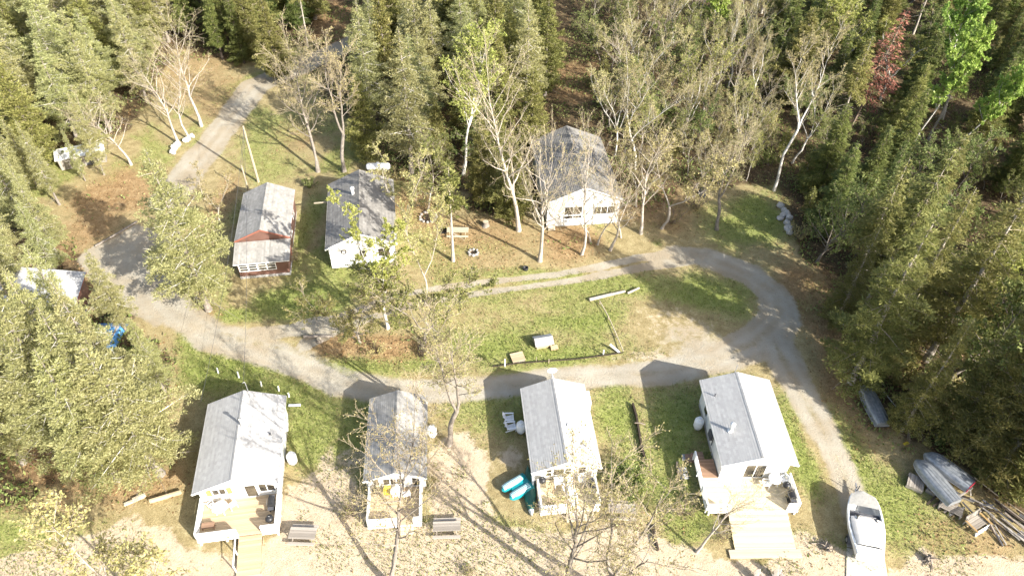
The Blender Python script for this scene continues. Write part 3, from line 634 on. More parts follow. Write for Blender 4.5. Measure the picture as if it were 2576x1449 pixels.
T_('fir',2105,810,570,'lower olive fir hanging over the shaded drive',3,1.1)
# trees over the roof by the shore drive
for bx,by,ty,k,wd,lb in [(355,1095,700,0,.75,'tall olive pine whose crown leans over the grey roof beside the blue tarp'),(330,1158,775,3,.95,'olive pine growing between the curved-trunk pine and the red house'),(470,1010,820,1,.6,'slim olive pine at the drive edge above the white posts') if False else (230,1120,700,1,.9,'tall olive pine before the red house, crown over the roof edge'),(300,1205,880,3,1.1,'broad olive pine in front of the red house corner'),(215,1150,850,4,1.0,'broad olive pine on the slope in front of the red house'),(60,1165,880,2,.95,'olive pine on the shore below the red house'),
    (195,1065,705,2,.75,'thin pale pine rising before the red house, over its grey roof'),(50,1085,690,0,.7,'thin pale pine in front of the glass porch of the red house'),(120,1075,640,3,.8,'tall pale pine in front of the red house, crown spread over the grey roof'),(255,1075,690,1,.75,'pale pine between the red house corner and the blue tarp'),(45,690,450,3,.9,'pale pine behind the red house at the grey path'),(150,700,500,0,.8,'pale pine behind the red house ridge, by the gravel'),(318,832,625,1,.75,'pale pine between the grey roof and the gravel drive'),(415,985,800,4,.8,'olive pine on the grass beside the drive and the white posts'),
    (95,470,300,1,.8,'olive pine at the end wall of the half-hidden grey shed'),(215,455,320,3,.55,'slim olive pine in front of the half-hidden grey shed'),(40,540,300,0,.9,'tall olive pine standing lakeward of the half-hidden grey shed, away from the gravel'),(150,515,300,2,.75,'olive pine right below the grey shed door'.replace('right below','just below')),(262,440,235,1,.7,'olive pine at the uphill corner of the half-hidden grey shed'),(60,760,470,2,1.,'bright pine where the path meets the gravel drive'),(150,650,420,4,.8,'olive pine below the half-hidden grey shed')]:
    T_('pine',bx,by,ty,lb,k,wd)
for bx,by,ty,kd,wd,lb in [(640,150,-60,'cedar',1.,'sunlit cedar over the far bend of the road'),(705,205,-10,'cedar',1.05,'sunlit cedar standing at the inside of the far road bend'),(480,110,-110,'spruce',1.1,'dark spruce at the edge of the pine wood, by the tall spreading bare tree'),(560,150,-60,'spruce',1.1,'dark spruce behind the tall spreading bare tree'),(615,160,-40,'spruce',1.,'dark spruce close to the far bend of the road'),(775,120,-120,'tall_spruce',1.,'thin spruce beside the orange clearing'),
    (940,330,0,'pine',1.05,'tall pine between the far road and the long white tank'),(925,400,190,'cedar',1.1,'cedar behind the budding tree by the long white tank'),(1060,250,-70,'pine',1.,'tall pine deep behind the weeping birch'),(1190,290,20,'pine',.95,'pine behind the crown of the weeping birch'),(1250,330,60,'cedar',1.1,'cedar close behind the weeping birch'),(1320,290,-10,'pine',1.,'tall pine at the edge of the birch grove clearing'),(1370,240,-40,'cedar',1.05,'cedar at the mouth of the sunny forest clearing'),
    (1335,400,170,'cedar',1.1,'cedar behind the bare tree with the straight pale trunk'),(1215,510,300,'cedar',1.25,'wide cedar at the back of the picnic yard'),(1285,550,345,'cedar',1.25,'wide dark cedar beside the long-windowed white house'),(1255,440,240,'cedar',1.1,'cedar in the second row behind the picnic yard'),(1165,430,290,'green_tree',1.2,'leafy green tree under the weeping birch'),(1105,420,250,'cedar',1.,'cedar between the thick grey pine trunk and the weeping birch'),
    (2445,1135,680,'fir',1.1,'tallest olive fir behind the pair of overturned boats'),(2268,1082,800,'fir',.85,'olive fir rising straight behind the single overturned boat'),(2400,1085,720,'fir',1.15,'tall olive fir between the single boat and the pair of boats'),(2500,1190,790,'fir',1.2,'tall olive fir behind the two overturned boats'),(2580,1250,900,'cedar',1.1,'olive cedar above the lumber pile'),(2440,1090,760,'green_tree',1.1,'leafy green tree behind the two overturned boats'),(2380,960,640,'green_tree',1.0,'leafy green tree in the gap behind the roadside firs'),(2480,900,600,'spruce',1.,'blue-green spruce in the gap behind the roadside firs'),(2550,880,640,'young_pine',1.5,'young green conifer in the orange-floored gap')]:
    T_(kd,bx,by,ty,lb,None,wd)
for bx,by,H,kd,lb in [(165,415,2.4,'shrub','leafy shrub against the wall of the half-hidden grey shed'),(225,400,2.2,'twig_bush','twiggy bush at the door of the half-hidden grey shed'),(2270,1050,1.8,'shrub','leafy shrub behind the stern of the single overturned boat'),(2330,1080,2.6,'shrub','tall leafy shrub between the single boat and the pair of boats'),(2380,1110,2.2,'shrub','leafy shrub at the bows of the two overturned boats'),(2430,1140,2.4,'twig_bush','twiggy bush behind the two overturned boats'),(2250,960,2.6,'shrub','leafy shrub at the bow of the single overturned boat'),(2200,930,1.8,'shrub','leafy shrub next to the pale-footed fir'),(2480,1210,2.,'shrub','leafy shrub above the lumber pile'),
    (548,1258,1.5,'twig_bush','twiggy bush at the deck corner of the cabin with the grill'),(885,1290,1.8,'twig_bush','twiggy bush at the deck corner of the second cabin'),(1722,1292,1.6,'twig_bush','twiggy bush at the deck corner of the cabin with the wide pale stairs'),(1812,1350,1.3,'twig_bush','twiggy bush beside the wide pale stairs'),(1580,1225,2.6,'shrub','leafy shrub beside the third cabin deck'),(740,655,1.4,'twig_bush','twiggy bush at the corner of the red cabin'),(945,890,1.5,'shrub','low shrub by the fallen log'),
    (1690,560,2.2,'twig_bush','twiggy bush beyond the long-windowed white house'),(1750,520,2.4,'twig_bush','twiggy bush at the top of the mown bay'),(1000,450,1.8,'shrub','yellowish shrub next to the long white tank'),(780,470,1.5,'shrub','yellowish shrub behind the white house with the dark roof'),(880,478,1.6,'shrub','pale shrub at the ridge end of the white house with the dark roof'),(1600,470,2.4,'twig_bush','twiggy bush against the far side of the long-windowed white house'),(400,430,1.6,'twig_bush','twiggy bush by the white boulders'),(2010,600,2.0,'shrub','leafy shrub behind the boulder pile'),(1410,1460,1.,'twig_bush','twiggy bush on the sand below the third cabin'),(1180,1440,.9,'twig_bush','reddish twiggy bush on the sand between the second and third cabins')]:
    g=at(bx,by); plant(kd,g[0],g[1],H,lb)
# the woods behind: individual trees at random stations inside each stand
def inside(p,P):
    c=False
    for a,b in zip(P,P[1:]+P[:1]):
        if (a[1]>p[1])!=(b[1]>p[1]) and p[0]<(b[0]-a[0])*(p[1]-a[1])/(b[1]-a[1])+a[0]: c=not c
    return c
KEYS=[(2297,130,45),(2425,60,45),(2460,185,40),(1810,20,50),(2235,100,45),(1990,250,50),(1950,420,30),(1590,180,45),(1130,190,50),(1440,190,60),(1450,300,50)]
def stand(pts,kinds,gap,hmin,hmax,seed,limit=90,near=2.0):
    q=random.Random(seed); P=[tuple(at(*p)[:2]) for p in pts]; xs=[p[0] for p in P];ys=[p[1] for p in P]; got=[]
    for _ in range(6000):
        x=q.uniform(min(xs),max(xs));y=q.uniform(min(ys),max(ys))
        if not inside((x,y),P): continue
        if any((x-a)**2+(y-b)**2<gap*gap for a,b in got): continue
        if any((x-f['x'])**2+(y-f['y'])**2<near*near for f in FOREST): continue
        if gval(ROAD,np.array(x),np.array(y))>.2: continue
        px,py=pix((x,y,0)); 
        if px<-260 or px>2840 or py<-40: continue
        gg=np.array([x,y,0.]); hh=(hmin+hmax)/2*(.2 if hmax<4 else 1); tx,ty=pix(gg+[0,0,hh]); hw=2.2*FPX/np.linalg.norm(gg-np.array([0,0,HC])); cov=False
        for kx,ky,kr in KEYS:
            if py>ky+kr and ty<ky+kr*.6:
                u=(py-ky)/(py-ty+1e-6); cx=px+(tx-px)*min(1,u)
                if abs(cx-kx)<kr*.5+hw*.3: cov=True;break
        if cov and hmax>4: continue
        got.append((x,y))
        if len(got)>=limit: break
    tot=sum(k[1] for k in kinds)
    for x,y in got:
        r=q.uniform(0,tot)
        for kd,wt,sc in kinds:
            r-=wt
            if r<=0: break
        plant(kd,x,y,q.uniform(hmin,hmax)*sc,None,None,wide=q.uniform(*((1.0,1.45) if seed in(6,3) else (.9,1.2))))
    return len(got)
n=[]
n.append(stand([(-330,-40),(-330,430),(40,440),(170,400),(300,330),(400,250),(430,150),(440,-40)],[('pine',.9,1.),('cedar',.1,1.)],4.0,12.5,16.5,1,110))
n.append(stand([(-260,470),(-260,600),(60,610),(120,560),(60,470)],[('pine',1,1.)],4.4,11,14,2))
n.append(stand([(430,-40),(450,110),(620,140),(700,100),(790,60),(830,-40)],[('spruce',.7,1.),('cedar',.3,1.)],4.2,12,16,3))
n.append(stand([(960,-40),(940,170),(960,300),(1100,390),(1180,400),(1330,250),(1380,120),(1390,-40)],[('pine',.55,1.),('cedar',.45,1.15)],4.6,11.5,15.5,4))
n.append(stand([(1480,-40),(1500,150),(1520,330),(1600,430),(1760,420),(1860,430),(1900,330),(1890,120),(1880,-40)],[('haze_tree',.40,.95),('bare_birch',.20,1.2),('bare',.14,1.),('green_tree',.18,.8),('young_pine',.08,.6)],3.5,8,11,5))
n.append(stand([(1900,-40),(1920,200),(1960,400),(2020,560),(2110,660),(2260,760),(2420,860),(2600,960),(2660,960),(2660,-40)],[('spruce',.36,1.),('cedar',.26,.95),('tall_spruce',.14,1.05),('bare_birch',.06,.95),('green_tree',.12,.65),('birch',.06,.8)],4.7,11,15.5,6,110))
n.append(stand([(2420,900),(2600,1000),(2640,1030),(2640,1250),(2520,1170)],[('cedar',.5,.9),('spruce',.2,.9),('green_tree',.3,.7)],4.4,7,10,7))
n.append(stand([(1700,330),(1720,480),(1860,500),(1910,420),(1880,300)],[('haze_tree',.7,.8),('budding',.3,.8)],3.2,7,9,8))
n.append(stand([(1920,200),(1960,400),(2020,560),(2110,660),(2260,760),(2660,960),(2660,-40),(1900,-40)],[('green_tree',.45,1.),('shrub',.3,.7),('young_pine',.25,1.2)],3.0,3,5,12,95,1.6))
n.append(stand([(2200,700),(2230,900),(2330,1040),(2600,1180),(2840,1150),(2840,760),(2500,640)],[('shrub',.7,1.),('twig_bush',.15,.8),('green_tree',.15,1.4)],2.6,2,3,9,60))
n.append(stand([(1480,20),(1500,300),(1600,440),(1900,440),(1960,440),(1900,20)],[('shrub',.5,1.),('twig_bush',.5,.9)],3.2,1.6,2.6,10,45))
print('stands',n,'trees',len(FOREST))
# low growth on the forest floor, leaves and grass: countless, so one object each
def scatter(name,n,seed,maskarr,lo,L,W,leaf,upw,zs,lay=.0):
    g=np.random.RandomState(seed); X=g.uniform(GX0,GX1,n*6);Y=g.uniform(GY0,GY1-4,n*6)
    w_=(X+0)**2; d=np.hypot(X,Y); keep=gval(maskarr,X,Y)*np.clip(70/d,0.15,1.6)>lo+g.rand(n*6)*(1-lo)
    px,py=pix(np.stack([X,Y,X*0],-1)); keep&=(px>-60)&(px<2640)&(py>-30)&(py<1500)&(gval(ROAD,X,Y)<.35)
    X=X[keep][:n];Y=Y[keep][:n];n=len(X)
    P=np.stack([X,Y,zs*g.rand(n)],-1); D=np.stack([g.normal(0,1,n),g.normal(0,1,n),upw*(.3+g.rand(n))],-1)
    me=leafmesh(name,P,D,g.normal(0,1,(n,3))+np.array([0,0,lay]),L*(.5+g.rand(n)),W*(.6+.8*g.rand(n)),np.clip(g.normal(.5,.28,n),0,1),[leaf])
    o=bpy.data.objects.new(name,me); COL.objects.link(o); return tag(o,kind='stuff')
scatter('undergrowth',110000,1,np.clip(ff+.25*lt,0,1)*(.25+.75*sstep(.42,.6,n2)),.15,.34,.15,'shrub_leaves',.9,.35)
scatter('leaf_litter',60000,2,np.clip(.9*ff+lt+.05,0,1)*(1-.7*sand),.1,.20,.13,'dry_leaves',.25,.05,2.)
scatter('grass',230000,3,gr,.12,.20,.06,'grass_blades',1.1,.02)
# ------------------------------------------------------------------ buildings
def hframe(q): return dict(x=q[0],y=q[1],w=q[2],l=q[3],a=R(q[4]),ze=q[5],zr=q[6])
def hloc(h,x,y,z=0):
    """house-local point -> world"""
    c,s=math.cos(-h['a']),math.sin(-h['a']); return np.array([h['x']+c*x-s*y,h['y']+s*x+c*y,z])
def slope_roof(mb,h,y0,y1,x0,z0,x1,z1,mi=0,pitch=.15,lip=.010):
    """shingle courses from the eave (x0,z0) up to the ridge (x1,z1): each course laps over the one below"""
    n=max(4,int(math.hypot(x1-x0,z1-z0)/pitch)); nx_,nz_=-(z1-z0),(x1-x0); k=1/math.hypot(nx_,nz_); nx_*=k;nz_*=k
    if nz_<0: nx_,nz_=-nx_,-nz_
    for i in range(n):
        t0,t1=i/n,(i+1)/n
        ax,az=x0+(x1-x0)*t0,z0+(z1-z0)*t0; bx,bz=x0+(x1-x0)*t1,z0+(z1-z0)*t1
        mb.add([(ax,y0,az),(ax,y1,az),(ax+nx_*lip,y0,az+nz_*lip),(ax+nx_*lip,y1,az+nz_*lip),(bx,y0,bz),(bx,y1,bz)],[(0,1,3,2),(2,3,5,4)] if x1>x0 else [(1,0,2,3),(3,2,4,5)],mi)
def gable_house(name,label,cat,q,wallm,roofm,ohf=.45,ohb=.25,ohs=.30,z0=0.,skirt=None,trim='white_paint',lip=.13,edge=True,step=.017,pitch=.18):
    h=hframe(q); e=thing(name,label,cat,(h['x'],h['y'],0),-h['a'])
    W,L,ze,zr=h['w'],h['l'],h['ze'],h['zr']; hx=W/2-ohs; yf=-L/2+ohf; yb=L/2-ohb
    sl=(zr-ze)/(W/2); zt=lambda x:zr-abs(x)*sl-lip-.03
    h.update(hx=hx,yf=yf,yb=yb,e=e,zt=zt)
    b=MB()
    P=[(-hx,z0),(hx,z0),(hx,zt(hx)),(0,zt(0)),(-hx,zt(hx))]
    n=5; b.add([(x,yf,z) for x,z in P]+[(x,yb,z) for x,z in P],[(0,1,2,3,4),(9,8,7,6,5)]+[(i+5,(i+1)%5+5,(i+1)%5,i) for i in range(5)],0)
    b.build('wall',wallm,e)
    if skirt:
        s=MB(); s.box(-hx+.04,hx-.04,yf+.04,yb-.04,-.02,z0+.01); s.build('foundation',skirt,e)
    r=MB(); 
    for sx in(-1,1):
        slope_roof(r,h,-L/2,L/2,sx*W/2,ze,0,zr,0,pitch,step)
        # underside and edges
        x=sx*W/2
        r.add([(x,-L/2,ze-lip),(x,L/2,ze-lip),(0,L/2,zr-lip),(0,-L/2,zr-lip)],[(0,1,2,3) if sx<0 else (3,2,1,0)],1)
        r.add([(x,-L/2,ze-lip),(x,L/2,ze-lip),(x,L/2,ze),(x,-L/2,ze)],[(0,3,2,1) if sx<0 else (0,1,2,3)],1)
        for y in(-L/2,L/2): r.add([(x,y,ze-lip),(0,y,zr-lip),(0,y,zr),(x,y,ze)],[(0,1,2,3)],1)
        # rake boards
        if edge: r.bar((x+sx*.01,-L/2-.025,ze-.07),(0,-L/2-.025,zr-.07),.045,.17,1,(0,0,1))
    k=int(L/.28)
    for i in range(k):   # ridge caps
        y0=-L/2+i*L/k; y1=y0+L/k*1.02
        for sx in(-1,1): r.add([(0,y0,zr+.035),(0,y1,zr+.02),(sx*.15,y1,zr+.022-.15*sl),(sx*.15,y0,zr+.037-.15*sl)],[(0,1,2,3) if sx<0 else (3,2,1,0)],0)
    r.build('roof',[roofm,trim],e)
    # corner boards
    for sx in(-1,1): c=MB(); c.box(sx*hx-.06,sx*hx+.06,yf-.02,yf+.06,z0+.02,zt(hx)-.02); c.build('corner_trim',trim,e)
    return h
def window(h,x0,x1,z0,z1,cols=1,rows=1,y=None,fw=.07,name='window',label=None,shut=None,mat='white_paint',side=0):
    """side 0: the gable front; 1/-1: the +x / -x wall (x0,x1 then run along y)"""
    y=h['yf'] if y is None else y; f=MB(); d=.05
    def bx(mb,a,b,z_,zz,o0,o1):
        if side==0: mb.box(a,b,y-o1,y-o0,z_,zz)
        else:
            X=sorted((side*(h['hx']+o0),side*(h['hx']+o1))); mb.box(X[0],X[1],a,b,z_,zz)
    bx(f,x0-fw,x1+fw,z0-fw,z0,-.02,d);bx(f,x0-fw,x1+fw,z1,z1+fw,-.02,d);bx(f,x0-fw,x0,z0,z1,-.02,d);bx(f,x1,x1+fw,z0,z1,-.02,d)
    for i in range(1,cols):
        x=x0+(x1-x0)*i/cols; bx(f,x-.03,x+.03,z0,z1,-.015,d-.008)
    for i in range(1,rows):
        z=z0+(z1-z0)*i/rows; bx(f,x0,x1,z-.02,z+.02,-.015,d-.012)
    o=f.build(name,mat,h['e']); 
    if label: o['label']=label
    g=MB(); bx(g,x0,x1,z0,z1,.004,.014); g.build('pane','glass',o)
    if shut:
        for xx in((x0-fw-.40,x0-fw-.04),(x1+fw+.04,x1+fw+.40)):
            s=MB(); bx(s,xx[0],xx[1],z0-.05,z1+.05,.003,.035); s.build('shutter',shut,h['e'])
    return o
def door(h,x0,x1,z0,z1,mat='white_paint',glass=.5):
    d=MB(); y=h['yf']; d.box(x0-.08,x1+.08,y-.03,y+.02,z0,z1+.08); o=d.build('door',mat,h['e'])
    g=MB(); g.box(x0+.12,x1-.12,y-.042,y-.032,z1-(z1-z0)*glass,z1-.1); g.build('pane','glass',o)
    k=MB(); k.blob((x1-.06,y-.07,z0+(z1-z0)*.48),(.035,.035,.035),1,5); k.build('handle','pipe_metal',o)
def boards(mb,x0,x1,y0,y1,z,along='x',pitch=.14,th=.035,mi=0,seed=0):
    q=random.Random(seed)
    a,b=(y0,y1) if along=='x' else (x0,x1); n=max(2,int(abs(b-a)/pitch)); s=(b-a)/n
    for i in range(n):
        p0,p1=a+i*s+.006,a+(i+1)*s-.006; dz=q.uniform(-.004,.004)
        if along=='x': mb.box(x0+q.uniform(-.012,.0),x1+q.uniform(0,.012),p0,p1,z-th,z+dz,mi)
        else: mb.box(p0,p1,y0+q.uniform(-.012,0),y1+q.uniform(0,.012),z-th,z+dz,mi)
def railing(parent,pts,z,hgt=.95,mat='white_paint',gap=.11,slat=.075,cap=.12,name='railing'):
    m=MB()
    for (ax,ay),(bx,by) in zip(pts[:-1],pts[1:]):
        L=math.hypot(bx-ax,by-ay); n=max(1,round(L/1.6))
        for i in range(n+1):
            x,y=ax+(bx-ax)*i/n,ay+(by-ay)*i/n; m.box(x-.045,x+.045,y-.045,y+.045,z-.25,z+hgt-.02)
        m.bar((ax,ay,z+hgt),(bx,by,z+hgt),cap,.04); m.bar((ax,ay,z+.12),(bx,by,z+.12),.05,.07); m.bar((ax,ay,z+hgt-.09),(bx,by,z+hgt-.09),.045,.08)
        k=int(L/gap)
        for i in range(k):
            t=(i+.5)/k; x,y=ax+(bx-ax)*t,ay+(by-ay)*t
            m.bar((x,y,z+.1),(x,y,z+hgt-.08),.03,slat,0,(bx-ax,by-ay,0))
    return m.build(name,mat,parent)
def deck(h,x0,x1,y0,y1,z,mat,rails,skirt='white_paint',along='x',hgt=.95,seed=1):
    m=MB(); boards(m,x0,x1,y0,y1,z,along,seed=seed); o=m.build('deck',mat,h['e'])
    s=MB(); t=.03
    s.box(x0,x1,y0-t-.004,y0-.004,z-.24,z-.04);s.box(x0-t-.004,x0-.004,y0,y1,z-.24,z-.04);s.box(x1+.004,x1+t+.004,y0,y1,z-.24,z-.04)
    for x in np.linspace(x0+.1,x1-.1,4):
        for y in(y0+.12,(y0+y1)/2): s.box(x-.06,x+.06,y-.06,y+.06,-.02,z-.045)
    s.build('deck_frame',skirt,o)
    for r in rails: railing(o,r,z,hgt)
    return o
# ---- cabin with the brown shutters
h1=gable_house('cabin','white cabin with brown window shutters and a walkway sloping down from its deck','cabin',(-21.305,32.9,6.38,8.471,-9.53,2.75,4.04),'siding_white','shingle_grey',.5,.25,.30,.45,'concrete_grey')
window(h1,-1.95,-1.0,1.55,2.25,2,1,shut='shutter_tan'); 
window(h1,.45,1.25,.72,2.28,1,1,name='patio_door'); window(h1,1.5,2.62,1.25,2.28,2,1)
d1=deck(h1,-2.9,2.95,-7.0,h1['yf']-.02,.7,'deck_tan',[[(-2.86,-3.9),(-2.86,-6.96),(.02,-6.96)],[(1.82,-6.96),(2.91,-6.96),(2.91,-3.9)]],seed=3)
rm=MB(); n=20
for i in range(n):
    y=-7.0-i*.142; z=.66-i*.026; rm.box(.08,1.78,y-.137,y,z-.04,z)
rm.box(.10,.14,-9.85,-7.02,.02,.12);rm.box(1.72,1.76,-9.85,-7.02,.02,.12)
ro=rm.build('walkway','deck_tan',h1['e'])
rs=MB(); rs.box(0,1.9,-10.35,-9.86,.0,.14); rs.build('bottom_step','pale_wood',h1['e'])
rr=MB()
for y in(-7.1,-8.3,-9.5): rr.box(.02,.09,y-.04,y+.04,.0,1.5-(-7-y)*.19)
rr.bar((.055,-7.0,1.52),(.055,-9.6,1.04),.09,.04); rr.build('handrail','white_paint',h1['e'])
pp=MB(); pp.tube([(.25,.65,3.8),(.25,.65,4.85)],.09,10); pp.lathe([(.14,4.85),(.15,4.9),(.02,4.98)],10,0,(.25,.65,0)); pp.build('flue_pipe','pipe_metal',h1['e'])
pp=MB(); pp.tube([(2.3,.15,3.0),(2.3,.15,3.35)],.07,8); pp.build('roof_vent','dark_grey',h1['e'])
pp=MB(); pp.tube([(.35,4.15,2.9),(.35,4.15,5.1)],.035,8); pp.tube([(.35,4.15,5.1),(.25,4.1,5.2),(.15,4.1,5.1)],.03,6); pp.build('service_mast','pipe_metal',h1['e'])
pp=MB(); pp.box(h1['hx']+.005,h1['hx']+.25,1.9,2.7,.9,1.6); pp.build('wall_box','white_paint',h1['e'],bev=.02)
# ---- second cabin, roof half hidden by the budding tree
h2=gable_house('cabin','smallest lakeside cabin, its grey shingle roof partly covered by a budding tree','cabin',(-9.136,34.135,4.932,8.027,-5.19,2.16,3.12),'siding_white','shingle_old',.40,.25,.22,.35,'concrete_grey')
window(h2,-1.0,.55,.95,1.75,3,1); window(h2,-1.75,-1.35,.95,1.75); window(h2,1.25,1.8,.6,1.75,1,1,name='patio_door')
deck(h2,-2.1,1.95,-6.9,h2['yf']-.02,.45,'deck_tan',[[(-2.06,-3.75),(-2.06,-6.86),(.3,-6.86)],[(1.4,-6.86),(1.91,-6.86),(1.91,-3.75)]],seed=5)
st=MB()
for i in range(2): st.box(.35,1.35,-7.2-.3*i,-6.93-.3*i,0,.30-.15*i)
st.build('steps','pale_wood',h2['e'])
pp=MB(); pp.tube([(1.0,-1.6,2.6),(1.0,-1.6,3.25)],.07,8); pp.build('flue_pipe','pipe_metal',h2['e'])
# ---- third cabin with a dish
h3=gable_house('cabin','white lakeside cabin with a satellite dish on a post and white furniture on its deck','cabin',(4.135,35.309,5.613,8.343,-6.35,2.41,3.53),'siding_white','shingle_grey',.5,.25,.25,.4,'concrete_grey')
window(h3,-.95,-.1,1.05,1.95,1,1); window(h3,-1.5,-1.1,1.05,1.95,1,2); window(h3,.05,.45,1.05,1.95,1,2); window(h3,1.05,1.65,.65,1.98,1,1,name='patio_door')
deck(h3,-2.3,2.35,-6.6,h3['yf']-.02,.5,'deck_new',[[(-2.26,-4.2),(-2.26,-6.56),(-.35,-6.56)],[(1.9,-6.56),(2.31,-6.56),(2.31,-3.9)]],seed=7)
st=MB()
for i in range(2): st.box(-.3,1.85,-6.95-.33*i,-6.63-.33*i,0,.34-.16*i)
st.build('steps','pale_wood',h3['e'])
pp=MB(); pp.box(-h3['hx']-.12,-h3['hx']+.02,-4.15,h3['yf']+.3,.3,1.5); pp.build('wall_panel','siding_white',h3['e'])
pp=MB(); pp.tube([(-.15,4.2,2.6),(-.15,4.2,4.6)],.04,8); po=pp.build('dish_post','pipe_metal',h3['e'])
pp=MB(); rows=[]
for i in range(6):
    r=.42*i/5; rows.append([(-.15+r*math.cos(a)*1.,4.1-.10+.35*(r*r),4.68+r*math.sin(a)*.8) for a in np.linspace(0,2*math.pi,19)])
pp.grid(rows); pp.grid([[(x,y+.02,z) for x,y,z in r_] for r_ in rows],flip=True); pp.tube([(-.15,4.0,4.3),(-.15,3.5,4.55)],.02,5); pp.box(-.2,-.1,3.42,3.52,4.5,4.6); pp.build('dish','white_plastic',po)
pp=MB(); pp.tube([(1.75,-2.4,2.7),(1.75,-2.4,3.3)],.05,8); pp.build('flue_pipe','dark_grey',h3['e'])
pp=MB(); pp.box(.5,.78,-.8,-.5,3.05,3.45); pp.build('roof_vent','white_paint',h3['e'],bev=.02)
pp=MB(); pp.box(h3['hx']+.004,h3['hx']+.62,2.5,3.75,.35,2.0); pp.box(h3['hx']+.004,h3['hx']+.42,1.0,2.48,.35,1.6); pp.build('lean_to','siding_white',h3['e'])
# ---- fourth cabin with the wide stairs
h4=gable_house('cabin','white lakeside cabin with wide pale wooden stairs and a capped white chimney','cabin',(19.523,35.726,6.102,8.513,-1.88,3.14,4.23),'siding_white','shingle_grey',.5,.25,.45,.55,'concrete_grey')
window(h4,-.75,.85,.74,2.45,2,1,name='patio_door')
d4=deck(h4,-4.1,2.9,-6.75,h4['yf']-.02,.7,'deck_new',[[(-4.35,-1.9),(-4.35,-6.7),(-2.75,-6.7)],[(2.0,-6.7),(2.86,-6.7),(2.86,-4.0)]],seed=9)
sb=MB(); boards(sb,-4.1,-2.72,h4['yf'],-2.05,.7,'x',seed=4)
for i in range(3): sb.box(-4.3+.45*i-.5,-3.9+.45*i-.4,-1.95,-1.2,.0,.2+.16*i)
sb.build('side_landing','deck_brown',h4['e'])
stp=MB(); n=5
for i in range(n):
    y=-6.78-i*.56; z=.62-i*.115; 
    for k in range(4): stp.box(-2.6,2.05,y-.14*(k+1)+.005,y-.14*k-.006,z-.05,z)
    stp.box(-2.56,2.01,y-.555,y-.53,max(0,z-.16),z-.052)
stp.build('wide_stairs','deck_new',h4['e'])
stp=MB(); stp.box(-3.1,2.35,-10.25,-9.6,.0,.13); stp.build('bottom_step','pale_wood',h4['e'])
pp=MB(); pp.tube([(-1.75,-1.3,3.5),(-1.75,-1.3,4.35)],.12,12); pp.lathe([(.2,0),(.2,.18),(.02,.22)],12,0,(-1.75,-1.3,4.35)); pp.lathe([(.26,0),(.14,.12)],12,0,(-1.75,-1.3,3.58)); pp.build('chimney','white_paint',h4['e'])
pp=MB(); pp.tube([(-2.2,2.3,3.3),(-2.2,2.3,3.75)],.05,8); pp.build('roof_vent','dark_grey',h4['e'])
pp=MB(); pp.tube([(-.25,4.2,2.8),(-.22,4.2,5.2)],.03,6); pp.build('antenna_mast','pipe_metal',h4['e'])
pp=MB(); pp.box(-h4['hx']-.22,-h4['hx']-.004,-.6,.1,1.2,1.9); pp.tube([(-h4['hx']-.1,-.9,1.0),(-h4['hx']-.1,-.9,2.4)],.04,6); pp.build('wall_box','dark_grey',h4['e'])
pp=MB(); pp.box(-h4['hx']-.01,-h4['hx']+.02,1.8,2.6,1.2,2.2); pp.build('side_window','glass',h4['e'])
# ---- red cabin
hA=gable_house('red_cabin','red-sided cabin with a grey roof over a lower glazed front porch','cabin',(-26.8,61.753,5.625,8.381,-9.31,2.95,4.2),'siding_red','shingle_old',.12,.25,.30,.35,'concrete_grey','red_stain',step=.028,pitch=.2)
p=MB(); yf=hA['yf']
p.box(-2.5,2.5,-6.75,yf-.004,.3,2.1); p.build('porch_wall','siding_red',hA['e'])
p=MB(); p.box(-2.55,2.55,-6.8,yf,.0,.3); p.build('porch_base','concrete_grey',hA['e'])
p=MB(); y0,y1,z0,z1=-7.05,yf-.12,2.18,2.78
n=17
for i in range(n):
    a,b=i/n,(i+1)/n; p.add([(-2.82,y0+(y1-y0)*a,z0+(z1-z0)*a+.018),(2.82,y0+(y1-y0)*a,z0+(z1-z0)*a+.018),(2.82,y0+(y1-y0)*b,z0+(z1-z0)*b),(-2.82,y0+(y1-y0)*b,z0+(z1-z0)*b),(-2.82,y0+(y1-y0)*a,z0+(z1-z0)*a),(2.82,y0+(y1-y0)*a,z0+(z1-z0)*a)],[(0,1,2,3),(4,5,1,0)],0)
p.add([(-2.82,y0,z0-.09),(2.82,y0,z0-.09),(2.82,y1,z1-.09),(-2.82,y1,z1-.09),(-2.82,y0,z0),(2.82,y0,z0),(2.82,y1,z1),(-2.82,y1,z1)],[(3,2,1,0),(0,1,5,4),(1,2,6,5),(3,0,4,7)],1); p.build('porch_roof',['shingle_old','white_paint'],hA['e'])
hAp=dict(hA); hAp['yf']=-6.75
for i in range(4): window(hAp,-2.35+i*.93,-1.55+i*.93,1.0,1.95,1,3)
window(hA,1.0,1.9,1.3,2.1,2,1,side=1); window(hA,-2.2,-1.2,1.3,2.1,2,1,side=1)
